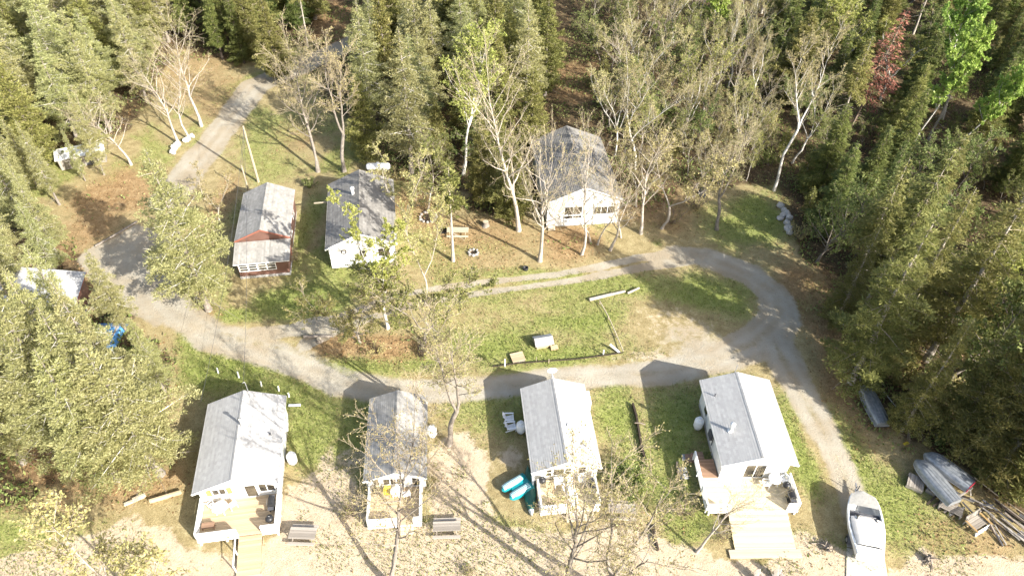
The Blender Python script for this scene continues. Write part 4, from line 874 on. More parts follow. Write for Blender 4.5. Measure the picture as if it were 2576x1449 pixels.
# ---- white house with the dark roof
hB=gable_house('white_house','white gabled house with a dark-striped roof, half hidden behind the leafy white birch','house',(-16.574,62.296,7.347,11.414,-9.47,3.05,4.75),'siding_white','shingle_dark',.40,.25,.35,.1,'concrete_grey',step=.03,pitch=.2)
window(hB,1.6,2.8,1.2,2.2,2,1); door(hB,-.4,.5,.25,2.25)
wr=MB(); wr.lathe([(.17,-.02),(.24,.02),(.31,-.02),(.24,-.05)],14); wr.build('wreath','wood_dark',hB['e'],(-1.9,hB['yf']-.05,2.2)).rotation_euler.x=R(90)
pp=MB(); pp.tube([(-.7,1.6,4.0),(-.7,1.6,5.1)],.16,12); pp.lathe([(.22,0),(.22,.2),(.02,.26)],12,0,(-.7,1.6,5.1)); pp.build('chimney','white_paint',hB['e'])
st=MB()
for i in range(2): st.box(-.6,.7,hB['yf']-.35-.3*i,hB['yf']-.02-.3*i,0,.24-.12*i)
st.build('steps','concrete_grey',hB['e'])
pp=MB(); pp.box(-hB['hx']-1.9,-hB['hx']-.01,2.9,3.05,2.55,2.65); pp.build('eave_bracket','pole_wood',hB['e'])
# ---- long-windowed white house in the trees
hE=gable_house('white_house','white house with a steep grey roof and long front windows, among bare trees','house',(7.019,70.846,8.715,12.733,-7.22,3.5,5.35),'siding_white','shingle_dark',.18,.25,.35,.12,'concrete_grey',step=.03,pitch=.2)
window(hE,-2.1,-.15,1.62,2.7,2,1); window(hE,-2.1,-.15,1.1,1.45,2,1); window(hE,1.3,3.5,1.5,2.5,3,1)
window(hE,-1.95,-1.35,.62,.80,2,1,fw=.03,name='vent_window')
ps=MB()
for i in range(2): ps.box(-hE['hx']+.05,-hE['hx']+.85,hE['yf']-.35-.3*i,hE['yf']-.04-.3*i,0,.34-.16*i)
ps.build('steps','pale_wood',hE['e'])
# ---- red house under the pines, mostly hidden
cR=at(95,800,3.0)
hR=gable_house('red_house','red house with a wide grey roof, mostly hidden under the olive pines by the shore','house',(-45.8,44.4,10.5,13.6,-12,2.9,4.4),'siding_red','shingle_grey',.5,.3,.45,.3,'concrete_grey','red_stain')
window(hR,2.6,3.5,1.3,2.2,1,1); window(hR,-3.2,1.4,.7,2.3,3,1,name='glass_porch',fw=.09); window(hR,-2.,-1.,1.2,2.1,2,1,side=1); window(hR,2.,3.,1.2,2.1,2,1,side=1)
# ---- grey shed at the upper road
cS=at(190,398,1.5)
s=thing('grey_shed','low grey shed with a white roof edge, half hidden between pines','shed',(cS[0],cS[1]+1.2,0),R(24))
s.scale=(.8,.5,.75); b=MB(); b.box(-3.2,3.2,-1.6,1.6,0,1.9); b.build('wall','weathered',s)
b=MB(); b.add([(-3.5,-1.9,1.95),(3.5,-1.9,1.95),(3.5,2,2.5),(-3.5,2,2.5),(-3.5,-1.9,2.05),(3.5,-1.9,2.05),(3.5,2,2.6),(-3.5,2,2.6)],[(3,2,1,0),(4,5,6,7),(0,1,5,4),(1,2,6,5),(2,3,7,6),(3,0,4,7)]); b.build('roof','white_paint',s)
b=MB(); b.box(.4,1.5,-1.64,-1.605,.05,1.75); b.build('door','dark_grey',s)
# ------------------------------------------------------------------ things standing about
def W3(h,x,y,z): return hloc(h,x,y,z)
# --- upright gas tanks
def gas_tank(name,label,loc,rz=0):
    e=thing(name,label,'gas tank',loc,rz,'upright gas tanks'); r=.40
    b=MB(); b.lathe([(.02,.12),(.2,.13),(.34,.19),(r,.33),(r,1.02),(.36,1.14),(.24,1.24),(.02,1.28)],22); b.build('body','tank_white',e)
    b=MB(); b.lathe([(.29,0),(.29,.18),(.27,.18),(.27,0)],18); b.build('foot_ring','pipe_metal',e)
    b=MB(); b.lathe([(.19,1.22),(.19,1.42),(.16,1.43),(.02,1.44)],16); b.build('valve_cover','tank_white',e); return e
t0=W3(h1,3.55,-.65,0); gas_tank('gas_tank','white upright gas tank beside the cabin with the brown shutters',t0)
t0=at(1088,1096); gas_tank('gas_tank','white upright gas tank close to the thick budding tree trunk, beside the smallest cabin',t0)
t0=at(1310,1086); gas_tank('gas_tank','white upright gas tank next to the two white lawn chairs',t0)
t0=at(1754,1076); gas_tank('gas_tank','white upright gas tank in the shade beside the cabin with the wide pale stairs',t0)
t0=at(953,432)
e=thing('gas_tank','long white gas tank lying on two feet behind the white house','gas tank',t0,R(4))
b=MB(); pr=[(-1.5,.03),(-1.46,.22),(-1.36,.37),(-1.2,.45),(1.2,.45),(1.36,.37),(1.46,.22),(1.5,.03)]
b.lathe([(r,x) for x,r in pr],20); b.v=[(z,y,x+.75) for x,y,z in b.v]; b.build('body','tank_white',e)
for x in(-.8,.8):
    b=MB(); b.box(x-.1,x+.1,-.35,.35,0,.42); b.build('foot','concrete_grey',e)
b=MB(); b.lathe([(.2,1.15),(.2,1.33),(.02,1.38)],14); b.build('valve_cover','tank_white',e)
# --- slatted lawn chairs
def lawn_chair(name,label,loc,rz,mat,group,cat='lawn chair'):
    e=thing(name,label,cat,loc,rz,group)     # faces local -y
    b=MB()
    for i in range(6):
        y=-.38+i*.105; z=.38-.022*i; b.bar((-.27,y,z),(.27,y,z),.09,.022)
    b.build('seat',mat,e)
    b=MB()
    for i in range(7):
        x=(i-3)*.082; top=.98-.05*abs(i-3)**1.45*.55; b.bar((x*.8,.20,.26),(x*1.12,.20+.36*(top/.98),.26+top*.78),.072,.02,0,(0,1,.4))
    b.bar((-.28,.30,.42),(.28,.30,.42),.03,.07); b.bar((-.30,.42,.74),(.30,.42,.74),.03,.06)
    b.build('backrest',mat,e)
    for s in(-1,1):
        b=MB(); b.bar((s*.34,-.42,.56),(s*.36,.38,.56),.13,.024); b.build('armrest',mat,e)
        b=MB(); b.bar((s*.30,-.38,0),(s*.30,-.38,.55),.08,.03,0,(0,1,0)); b.build('leg',mat,e)
        b=MB(); b.bar((s*.29,-.42,.36),(s*.29,.50,.04),.025,.12); b.bar((s*.33,.34,.54),(s*.30,.30,.2),.05,.03,0,(0,1,0)); b.build('leg',mat,e)
    return e
lc=lawn_chair('lawn_chair','white slatted lawn chair beside the tank, the one standing toward the drive',at(1280,1057),R(95),'white_plastic','white lawn chairs in the cabin shade')
dup(lc,at(1285,1079),R(100),'white slatted lawn chair beside the tank, the one standing toward the lake')
lc=lawn_chair('lawn_chair','grey slatted lawn chair on the sand below the wide pale stairs, toward the third cabin',at(1908,1464),R(25),'weathered','grey lawn chairs on the sand')
dup(lc,at(1955,1463),R(8),'grey slatted lawn chair on the sand below the wide pale stairs, toward the covered boat')
# --- deck furniture
def plastic_chair(label,loc,rz,group,mat='white_plastic'):
    e=thing('plastic_chair',label,'chair',loc,rz,group)
    b=MB(); b.box(-.24,.24,-.24,.22,.40,.43); b.build('seat',mat,e,bev=.01)
    b=MB()
    for i in range(5): b.bar(((i-2)*.095,.2,.45),((i-2)*.10,.30,.85),.06,.02,0,(0,1,0))
    b.bar((-.25,.30,.86),(.25,.30,.86),.05,.06); b.build('backrest',mat,e)
    for s in(-1,1):
        b=MB(); b.bar((s*.27,-.22,.62),(s*.27,.26,.64),.06,.03); b.build('armrest',mat,e)
        for y in(-.22,.22):
            b=MB(); b.bar((s*.26,y*1.1,0),(s*.24,y,.62 if y<0 else .45),.04,.04); b.build('leg',mat,e)
    return e
def round_table(label,loc,r=.5,group=None,mat='white_plastic'):
    e=thing('patio_table',label,'table',loc,0,group)
    b=MB(); b.lathe([(.01,.68),(r,.68),(r+.02,.70),(r,.72),(.03,.725),(.01,.725)],22); b.build('tabletop',mat,e)
    for k in range(4):
        a=k*1.571+.78; b=MB(); b.bar((math.cos(a)*r*.8,math.sin(a)*r*.8,0),(math.cos(a)*r*.55,math.sin(a)*r*.55,.69),.05,.05); b.build('leg',mat,e)
    return e
def grill(label,loc,rz,group='black grills on the decks'):
    e=thing('barbecue_grill',label,'grill',loc,rz,group)
    b=MB(); b.box(-.33,.33,-.25,.25,.55,.85); b.build('firebox','black_metal',e,bev=.03)
    b=MB(); rows=[]
    for i in range(7):
        a=math.pi*i/6; rows.append([(x,-.27*math.cos(a),.86+.28*math.sin(a)) for x in(-.35,-.33,.33,.35)])
    b.grid(rows); b.add([rows[i][0] for i in range(7)],[tuple(range(7))]); b.add([rows[i][3] for i in range(7)],[tuple(reversed(range(7)))]); o=b.build('lid','black_metal',e)
    c=MB(); c.tube([(-.25,-.31,.95),(.25,-.31,.95)],.015,6); c.build('handle','pipe_metal',o)
    b=MB(); b.box(-.66,-.37,-.22,.22,.80,.83); b.build('side_shelf','dark_grey',e); b=MB(); b.box(.37,.66,-.22,.22,.80,.83); b.build('side_shelf','dark_grey',e)
    b=MB()
    for x in(-.3,.3):
        for y in(-.2,.2): b.box(x-.02,x+.02,y-.02,y+.02,.0,.56)
    b.box(-.32,.32,-.22,.22,.14,.17); b.build('cart','black_metal',e); return e
def kettle(label,loc):
    e=thing('kettle_grill',label,'grill',loc,0,'round kettle grills')
    b=MB(); b.lathe([(.02,.45),(.18,.5),(.28,.62),(.30,.72)],18); b.build('bowl','black_metal',e)
    b=MB(); b.lathe([(.31,.72),(.29,.84),(.18,.95),(.04,.99),(.01,.99)],18); o=b.build('lid','black_metal',e)
    c=MB(); c.tube([(-.06,0,1.0),(-.05,0,1.05),(.05,0,1.05),(.06,0,1.0)],.012,5); c.build('handle','pipe_metal',o)
    for k in range(3):
        a=k*2.09; b=MB(); b.bar((.3*math.cos(a),.3*math.sin(a),0),(.15*math.cos(a),.15*math.sin(a),.5),.03,.03); b.build('leg','pipe_metal',e)
dz=.705
grill('black barbecue grill against the railing of the deck with the walkway',W3(h1,2.45,-5.0,dz),-h1['a']+R(-90))
kettle('round black kettle grill on the deck with the walkway',W3(h1,2.4,-6.3,dz))
g_='white furniture on the deck with the walkway'
tb=W3(h1,-1.4,-4.75,dz); round_table('round white table under the brown-shuttered window',tb,.55,g_)
plastic_chair('white plastic chair at the round table, on the window side',W3(h1,-2.1,-4.35,dz),R(140),g_); plastic_chair('white plastic chair at the round table, on the walkway side',W3(h1,-.6,-4.5,dz),R(-130),g_)
b=MB(); bench=thing('deck_bench','low brown bench in the deck corner of the cabin with the brown shutters','bench',W3(h1,-2.2,-6.0,dz),-h1['a'])
b.box(-.45,.45,-.25,.25,.38,.43); b.build('seat','deck_brown',bench)
for x in(-.4,.4):
    b=MB(); b.box(x-.03,x+.03,-.2,.2,0,.38); b.build('leg','deck_brown',bench)
dz=.505; g_='furniture on the third cabin deck'
round_table('round white table on the deck beside the green canoe',W3(h3,.2,-5.6,dz),.5,g_)
e=thing('patio_table','long white table by the windows above the green canoe','table',W3(h3,-.2,-4.3,dz),-h3['a'],g_)
b=MB(); b.box(-.75,.75,-.35,.35,.68,.72); b.build('tabletop','white_plastic',e)
for x in(-.68,.68):
    for y in(-.28,.28):
        b=MB(); b.box(x-.03,x+.03,y-.03,y+.03,0,.68); b.build('leg','white_plastic',e)
plastic_chair('white plastic chair between the long and the round table on the third deck',W3(h3,-.05,-4.95,dz),R(20),g_); plastic_chair('white plastic chair at the round table, turned to the railing',W3(h3,.35,-6.15,dz),R(-170),g_); plastic_chair('white plastic chair by the patio door of the third cabin',W3(h3,1.3,-4.2,dz),R(10),g_)
plastic_chair('tan wooden chair in the deck corner above the green canoe',W3(h3,-1.4,-5.9,dz),R(160),g_,'deck_tan'); plastic_chair('tan wooden chair beside the long white table',W3(h3,-1.3,-4.7,dz),R(90),g_,'deck_tan')
kettle('round black kettle grill in the deck corner of the third cabin',W3(h3,-1.9,-4.15,dz)); grill('grey covered grill at the far railing of the third cabin deck',W3(h3,1.95,-5.0,dz),-h3['a']+R(-90))
dz=.455; kettle('round black kettle grill by the wall of the smallest cabin',W3(h2,-1.6,-4.2,dz)); g_='furniture on the smallest cabin deck'
round_table('round white table on the deck of the smallest cabin',W3(h2,.0,-4.35,dz),.45,g_); plastic_chair('yellow chair in front of the smallest cabin window',W3(h2,-.7,-4.25,dz),R(0),g_,'yellow_paint'); plastic_chair('white plastic chair on the deck of the smallest cabin',W3(h2,.8,-4.5,dz),R(200),g_)
dz=.705; g_='white furniture on the deck with the wide stairs'
round_table('round white table on the deck above the wide pale stairs',W3(h4,1.6,-4.35,dz),.5,g_)
plastic_chair('white plastic chair at the deck table, on the patio door side',W3(h4,.85,-4.6,dz),R(-90),g_); plastic_chair('white plastic chair at the deck table, with its back to the wall',W3(h4,1.75,-3.98,dz),R(5),g_); plastic_chair('white plastic chair at the deck table, near the railing',W3(h4,2.35,-4.3,dz),R(-60),g_)
kettle('round black kettle grill on the deck above the wide pale stairs',W3(h4,2.35,-4.95,dz)); grill('black barbecue grill against the railing above the wide pale stairs',W3(h4,2.45,-5.85,dz),-h4['a']+R(-90))
for k,(x,y) in enumerate([(1727,1151),(1718,1184),(1721,1197)]):
    g=at(x,y); b=MB(); b.box(-.36,.36,-.30,.30,0,.06); b.build('paving_slab','concrete_grey',None,g,R(-4+5*k),['grey paving slab just below the side landing steps','grey paving slab in the middle of the row by the side landing','grey paving slab at the lake end of the row by the side landing'][k],'paving slab','paving slabs by the side landing',.01)
for k,(x0,y0,x1,y1) in enumerate([(1703,1163,1702,1178),(1704,1185,1706,1198)]):
    a,c=at(x0,y0),at(x1,y1); b=MB(); b.bar(a+[0,0,.08],c+[0,0,.08],.16,.14); b.build('wood_block','deck_tan',None,label=['tan wood block lying in the shade beside the paving slabs, toward the drive','tan wood block lying in the shade beside the paving slabs, toward the lake'][k],cat='wood block',group='wood blocks in the shade')
# --- picnic tables
def picnic(label,loc,rz,L=1.9,mat='weathered_y',w=.8):
    e=thing('picnic_table',label,'picnic table',loc,rz,'picnic tables'); 
    b=MB()
    for i in range(5): b.box(-L/2,L/2,-w/2+i*w/5+.004,-w/2+(i+1)*w/5-.004,.72,.76)
    b.build('tabletop',mat,e)
    for s in(-1,1):
        b=MB(); b.box(-L/2,L/2,s*.72-.13,s*.72+.13,.42,.46); b.build('bench',mat,e)
    for x in(-L*.36,L*.36):
        b=MB(); b.bar((x,-.62,0),(x,-.25,.72),.09,.04,0,(1,0,0)); b.bar((x,.62,0),(x,.25,.72),.09,.04,0,(1,0,0)); b.bar((x,-.8,.39),(x,.8,.39),.04,.09); b.build('leg_frame',mat,e)
    return e
picnic('weathered grey picnic table on the sand beside the deck with the walkway',at(766,1352),R(-1),2.0,'weathered_y',.95)
picnic('weathered picnic table beside the deck of the smallest cabin',at(1125,1335),R(3),2.1)
picnic('weathered picnic table beside the deck with white furniture',at(1562,1290),R(-2),2.1)
picnic('pale picnic table in the yard under the young pine',at(1152,592),R(1),2.4,'pale_wood')
e=thing('fire_grate','dark square fire grate on the ground next to the pale picnic table','fire grate',at(1115,583),R(8))
b=MB(); b.box(-.4,.4,-.35,-.31,0,.35);b.box(-.4,.4,.31,.35,0,.35);b.box(-.4,-.36,-.31,.31,0,.35);b.box(.36,.4,-.31,.31,0,.35); b.build('fire_box','black_metal',e)
b=MB()
for i in range(9): b.tube([(-.36+i*.09,-.33,.36),(-.36+i*.09,.33,.36)],.012,4)
b.build('grate','black_metal',e)
def fire_ring(label,px,r,n,seed):
    q=random.Random(seed); e=thing('fire_ring',label,'fire ring',at(*px))
    for k in range(n):
        a=6.283*k/n; b=MB(); b.blob((r*math.cos(a),r*math.sin(a),.12),(.2*q.uniform(.7,1.1),.17,.16),seed*50+k,5); b.build('stone','stone',e)
    b=MB(); b.lathe([(r*.8,.02),(.02,.05)],12); b.build('ash_bed','dirt_dark',e)
fire_ring('large stone fire ring at the back of the picnic yard',(1078,548),.95,12,3); fire_ring('small stone fire ring on the lawn below the picnic table',(1191,637),.5,8,4)
def stump(label,px,r,hh,seed):
    q=random.Random(seed); e=thing('tree_stump',label,'stump',at(*px)); pr=[]
    b=MB(); b.lathe([(r*1.45,-.03),(r*1.12,.12),(r,hh*.6),(r*.98,hh)],11); b.v=[(x*(1+q.uniform(-.09,.09)),y*(1+q.uniform(-.09,.09)),z) for x,y,z in b.v]; b.build('bark','bark_grey',e)
    b=MB(); b.lathe([(r*.97,hh-.005),(.01,hh+.01)],11); b.build('cut_face','pale_wood',e)
stump('broken stump at the end of the long trunk shadow in the yard',(1222,568),.33,.6,1); stump('short stump beside the fallen log near the white birch',(804,858),.25,.35,2)
a,c=at(765,850),at(838,848); b=MB(); b.tube([a+[0,0,.16],(a+c)/2+[0,0,.18],c+[0,0,.15]],[.17,.16,.13],9); b.build('fallen_log','bark_grey',label='fallen log on the leaf litter below the white birch',cat='log')
a,c=at(1482,757),at(1572,735); b=MB(); b.tube([a+[0,0,.16],(a+c)/2+[0,0,.17],c+[0,0,.13]],[.18,.17,.13],9); b.build('fallen_log','bark_pale',label='long pale log at the edge of the lawn, end of the low fence',cat='log')
a,c=at(1578,740),at(1607,729); b=MB(); b.tube([a+[0,0,.12],c+[0,0,.28]],[.13,.11],8); b.build('fallen_log','bark_pale',label='short pale log propped at the end of the long pale log',cat='log')
# dark brush stack by the lawn
q=random.Random(5); e=thing('brush_stack','dark upright stack of sticks at the lawn edge beside the white birch litter','brush stack',at(1062,880))
b=MB()
for i in range(90):
    x=q.uniform(-.3,.3);y=q.uniform(-.9,.9);z=q.uniform(.05,.8); a=q.uniform(0,6.28); d=np.array([math.cos(a)*.25,math.sin(a)*.5,q.uniform(-.25,.35)]); p=np.array([x,y,z]); b.tube([p-d,p+d],[.022,.012],4)
b.build('sticks','wood_dark',e)
for y in(-.8,.8):
    b=MB(); b.box(-.04,.04,y-.04,y+.04,0,.95); b.build('stake','wood_dark',e)
# --- little roofed well house on the lawn
e=thing('well_house','small wooden well house with a pale shingled roof on the lawn','well house',at(1366,866),R(14))
b=MB(); b.add([(-.75,-.5,0),(.75,-.5,0),(.75,.5,0),(-.75,.5,0),(-.75,-.5,.62),(.75,-.5,.62),(.75,.5,.62),(-.75,.5,.62),(-.75,0,.92),(.75,0,.92)],[(0,1,5,4),(2,3,7,6),(1,2,6,9,5),(3,0,4,8,7)]); b.build('wall','deck_tan',e)
b=MB(); hh=dict(); slope_roof(b,hh,-.9,.9,-.68,.56,0,.98,0,.12); slope_roof(b,hh,-.9,.9,.68,.56,0,.98,0,.12)
b.v=[(y,x,z) for x,y,z in b.v]; b.f=[tuple(reversed(f)) for f in b.f]; b.build('roof','shingle_pale',e)
b=MB()
for k in(-1,1): b.box(-.93 if k<0 else .9,-.9 if k<0 else .93,-.7,.7,.5,.56)
b.build('edge_trim','pale_wood',e)
b=MB(); b.box(.55,1.25,-.95,-.55,0,.28); o=b.build('wooden_crate','deck_tan',None,at(1366,866),R(14),'small wooden crate with holes against the well house','crate')
b=MB()
for i in range(4): b.box(.62+i*.15,.70+i*.15,-.957,-.952,.1,.2)
b.build('hole','black_metal',o)
e=thing('wooden_platform','flat wooden cover lying on the lawn next to the well house','wooden cover',at(1302,902),R(18)); b=MB(); boards(b,-.62,.62,-.55,.55,.28,'x',.18); b.build('boards','deck_tan',e); b=MB(); b.box(-.58,.58,-.51,.51,0,.24); b.build('frame','weathered',e)
# low fence round the lawn
e=thing('low_fence','low rope fence on short stakes around the lawn with the well house','fence',at(1567,888))
o0=at(1567,888)
b=MB(); P=[at(1507,762)-o0+[0,0,.35],at(1530,800)-o0+[0,0,.22],at(1550,845)-o0+[0,0,.22],at(1567,888)-o0+[0,0,.3]]; b.tube(P,.05,6); b.build('rail','pale_wood',e)
b=MB(); P=[at(x,y)-o0+[0,0,.18] for x,y in((1567,890),(1520,897),(1450,906),(1380,911),(1300,917),(1240,925))]; b.tube(P,.06,6); b.build('ground_rail','wood_dark',e)
for k,(x,y) in enumerate([(1509,765),(1530,803),(1550,848)]):
    b=MB(); p=at(x,y)-o0; b.box(p[0]-.04,p[0]+.04,p[1]-.04,p[1]+.04,0,.4); b.build('stake','pale_wood',e)
def post(label,px,hh,r=.07,mat='white_paint',group='white wooden posts',tilt=0,rz=0):
    b=MB(); b.tube([(0,0,-.05),(math.sin(tilt)*hh*.5,0,hh*.5),(math.sin(tilt)*hh,0,hh*math.cos(tilt))],[r,r,r*.92],8); return b.build('wooden_post',mat,None,at(*px),rz,label,'post',group)
post('white post at the shore corner of the lawn fence, beside the flat wooden cover',(1270,921),.95); post('white post on the lawn fence by the leaning white board',(1517,893),.7); post('thin grey post midway along the lawn fence',(1380,913),.55,.05,'pole_wood'); post('thin bare stake midway along the lawn fence, behind the grey post',(1349,909),.65,.03,'pole_wood')
a,c=at(1533,876),at(1558,889); b=MB(); b.bar(a+[0,0,.55],c+[0,0,.12],.22,.05); b.build('leaning_board','white_paint',label='white board leaning in the corner of the lawn fence',cat='board')
for px,hh,l_ in [((549,938),.65,'white post first in the drive-side row, counted from the pine with the curved trunk'),((601,950),.75,'tallest white post in the drive-side row behind the brown-shuttered cabin'),((658,971),.6,'white post third in the drive-side row, behind the ridge of the brown-shuttered cabin'),((702,984),.65,'white post fourth in the drive-side row, behind the eave of the brown-shuttered cabin'),((727,998),.5,'shortest white post at the cabin end of the drive-side row')]:
    post(l_,px,hh,.07,'white_paint','white posts along the drive',.08,1.)
a,c=at(727,1022),at(757,1021); b=MB(); b.bar(a+[0,0,.14],c+[0,0,.14],.2,.1); b.build('white_plank','white_paint',label='white plank on the grass behind the brown-shuttered cabin',cat='plank')
for k,(p0,p1,wd,hh,mt,lb) in enumerate([((313,1270),(363,1249),.24,.18,'pale_wood','short pale timber lying at an angle on the slope by the shore'),((335,1259),(367,1246),.2,.3,'pale_wood','pale timber stacked on the other end of the short pale timber'),((378,1264),(458,1240),.14,.42,'deck_tan','long timber edging board between the curved-trunk pine and the deck')]):
    a,c=at(*p0),at(*p1); b=MB(); b.bar(a+[0,0,hh/2-.04],c+[0,0,hh/2-.04],wd,hh); b.build('timber',mt,label=lb,cat='timber',group='timbers on the shore slope')
# low dark edging strips in the turf, built as upright bars
def bank(label,pts,hh):
    e=thing('dark_edging',label,'edging',at(*pts[0]))
    o0=at(*pts[0])
    for k,(p,q_) in enumerate(zip(pts[:-1],pts[1:])):
        b=MB(); a,c=at(*p)-o0,at(*q_)-o0; b.bar(a+[0,0,hh/2-.05],c+[0,0,hh/2-.05],.16,hh); b.build('board','wood_dark',e)
bank('low dark edging strip across the grass between the third and fourth cabins',[(1591,1019),(1600,1050),(1606,1085),(1614,1130),(1627,1175)],.42); bank('low dark edging strip running down to the sand by the small leaning tree',[(1642,1322),(1646,1350),(1654,1385)],.36)
a,c=at(1595,1070),at(1622,1073); b=MB(); b.tube([a+[0,0,.4],(a+c)/2+[0,0,.46],c+[0,0,.3]],[.05,.06,.04],6); b.build('fallen_branch','root_wood',label='pale branch lying across the low dark edging strip',cat='branch')
# --- utility poles and their cable
e=thing('utility_pole','bare wooden utility pole in the meadow behind the red cabin','utility pole',at(650,458)); Hp=7.7
b=MB(); b.tube([(0,0,-.1),(0,0,Hp*.5),(0,0,Hp)],[.16,.14,.11],10); b.build('pole','pole_wood',e)
b=MB(); b.box(-.06,.06,-.2,-.11,Hp-.6,Hp-.4); b.tube([(0,-.16,Hp-.3),(0,-.3,Hp-.28)],.03,6); b.build('bracket','pipe_metal',e)
b=MB(); b.tube([(-.1,.0,Hp-.2),(-1.1,.8,Hp-1.9),(-1.9,1.4,.0)],.015,4); b.build('guy_wire','dark_grey',e)
e=thing('utility_pole','shorter pale pole rising right behind the roof of the red cabin'.replace('right behind','just behind'),'utility pole',at(629,492)); b=MB(); b.tube([(0,0,-.1),(0,0,4.2)],[.11,.09],9); b.build('pole','pole_wood',e); b=MB(); b.box(-.05,.05,-.14,-.09,3.7,4.0); b.build('bracket','pipe_metal',e)
pt=at(650,458)+[0,0,Hp-.3]
def cable(name,label,a,c,sag):
    b=MB(); P=[]
    for i in range(25):
        t=i/24; p=np.asarray(a)*(1-t)+np.asarray(c)*t; p=p-np.array([0,0,sag*4*t*(1-t)]); P.append(p)
    b.tube(P,.014,4); b.build('overhead_cable','dark_grey',label=label,cat='cable',group='overhead cables')
cable('overhead_cable','thin dark cable from the utility pole to the mast of the brown-shuttered cabin',pt,W3(h1,.25,4.1,5.15),1.3)
cable('overhead_cable','thin dark cable from the utility pole over the drive toward the shore pines',pt,at(505,1010,4.5),1.3)
cable('overhead_cable','short dark cable from the utility pole to the roof of the red cabin',pt,at(629,492)+[0,0,4.1],.25)
# --- boats
def hull_rows(L,Bm,Dp,n=15,m=9,bow=.9,flat=.45,trans=.82,sheer=.12,tip=0.):
    """upturned-able hull: x across, y from transom (0) to bow (L), z up (keel at 0, gunwale at Dp)"""
    rows=[]
    for i in range(n):
        t=i/(n-1); wd=(trans+(1-trans)*min(1,t/.4))*(1 if t<.5 else math.sqrt(max(0,1-((t-.5)/.5)**2*(1-tip)))**bow); wd=max(wd,.012); keel=Dp*.75*max(0,(t-.72)/.28)**2; g=Dp*(1+sheer*max(0,(t-.3)/.7)**2)
        r=[]
        for j in range(m):
            s=2*j/(m-1)-1; a=abs(s); 
            if a<flat: x=a/flat*.78; z=.10*(a/flat)**1.5
            else: u=(a-flat)/(1-flat); x=.78+.22*u**.6; z=.10+.90*u**1.25
            r.append((math.copysign(x,s)*wd*Bm/2,t*L,keel+z*(g-keel)))
        rows.append(r)
    return rows
def upturned_boat(label,stern,bow,z0,Bm,Dp,group,mat='aluminium',trim=None,tiltx=0.):
    a,c=at(*stern,z0+Dp*.6),at(*bow,z0+Dp*.6); L=float(np.hypot(*(c-a)[:2])); e=thing('upturned_boat',label,'boat',(a[0],a[1],z0),ang(a,c),group)
    rows=hull_rows(L,Bm,Dp); F=lambda p:(p[0],p[1],Dp*1.12-p[2])
    b=MB(); R_=[[F(p) for p in r] for r in rows]; b.grid(R_,0,True,True); b.grid([[(x*.97,y,z-.012) for x,y,z in r] for r in R_]); b.build('hull',mat,e)
    b=MB(); b.add([(x,y+.005,z) for x,y,z in R_[0]]+[(0,.005,R_[0][0][2])],[tuple(range(9))]); b.add([(x,y-.02,z) for x,y,z in R_[0]],[tuple(reversed(range(9)))]); b.build('transom',mat,e)
    b=MB()
    for s in(0,-1): b.tube([(r[s][0]*1.01,r[s][1],r[s][2]) for r in R_],.028,6)
    b.build('gunwale','pipe_metal',e)
    b=MB()
    for sx in(-.46,-.23,0,.23,.46):
        b.tube([(sx*Bm*.8*(1 if r[0][1]<L*.55 else max(.0,abs(r[0][0])/(Bm/2))),r[4][1],Dp*1.12-(rows[i][4][2] if abs(sx)<.1 else rows[i][4][2]+.03*abs(sx)/.46*Dp)+.012) for i,r in enumerate(R_[:-1])],.017,4)
    b.build('keel_rib',mat,e)
    if trim:
        b=MB(); b.tube([(x,y-.03,z+.01) for x,y,z in R_[0]],.03,6); b.build('transom_trim',trim,e)
    return e
upturned_boat('overturned grey aluminium boat lying alone at the forest edge',(2222,1068),(2172,965),.12,1.5,.6,'overturned aluminium boats')
upturned_boat('overturned aluminium boat on the rack on the grass side, closer to the pallets',(2403,1263),(2306,1152),.62,1.55,.6,'overturned aluminium boats',trim=None)
upturned_boat('overturned aluminium boat on the rack on the forest side, with a red-edged stern',(2443,1222),(2328,1136),.62,1.5,.6,'overturned aluminium boats',trim='brass_red')
for k,(p0,p1,hh,lb) in enumerate([((2322,1180),(2368,1150),.6,'sawhorse rack under the bows of the two overturned boats'),((2392,1262),(2440,1230),.6,'sawhorse rack under the sterns of the two overturned boats')]):
    a,c=at(*p0,hh),at(*p1,hh); a[2]=c[2]=0; e=thing('boat_rack',lb,'rack',(a+c)/2,ang(a,c),'boat racks'); L=float(np.hypot(*(c-a)[:2]))/2+.3
    b=MB(); b.bar((0,-L,hh),(0,L,hh),.14,.12); b.build('beam','weathered',e)
    for s in(-1,1):
        for d in(-1,1):
            b=MB(); b.bar((d*.3,s*L*.85,0),(0,s*L*.85,hh-.06),.08,.08); b.build('leg','weathered',e)
# pallets, planks and old furniture beside the boats
def pallet(label,px,rz,w_=1.2,l_=1.1,tilt=.0,z=0.):
    e=thing('wooden_pallet',label,'pallet',at(*px)+np.array([0,0,z]),rz,'old pallets by the boats'); 
    e.rotation_euler.x=tilt
    b=MB()
    for i in range(7): b.box(-w_/2,w_/2,-l_/2+i*l_/7+.012,-l_/2+(i+1)*l_/7-.012,.34,.375)
    b.build('top_slats','weathered_y',e)
    for x in(-w_/2+.06,0,w_/2-.06):
        b=MB(); b.box(x-.045,x+.045,-l_/2,l_/2,.0,.335); b.build('runner','weathered',e)
    return e
pallet('old grey pallet at the forest end of the boat rack',(2300,1218),R(60),1.35,1.25)
pallet('narrow grey pallet leaning under the overturned boat, next to the old grey pallet',(2342,1236),R(52),.7,.8)
pallet('long grey pallet along the stern side of the overturned boats',(2388,1282),R(-32),1.7,.9)
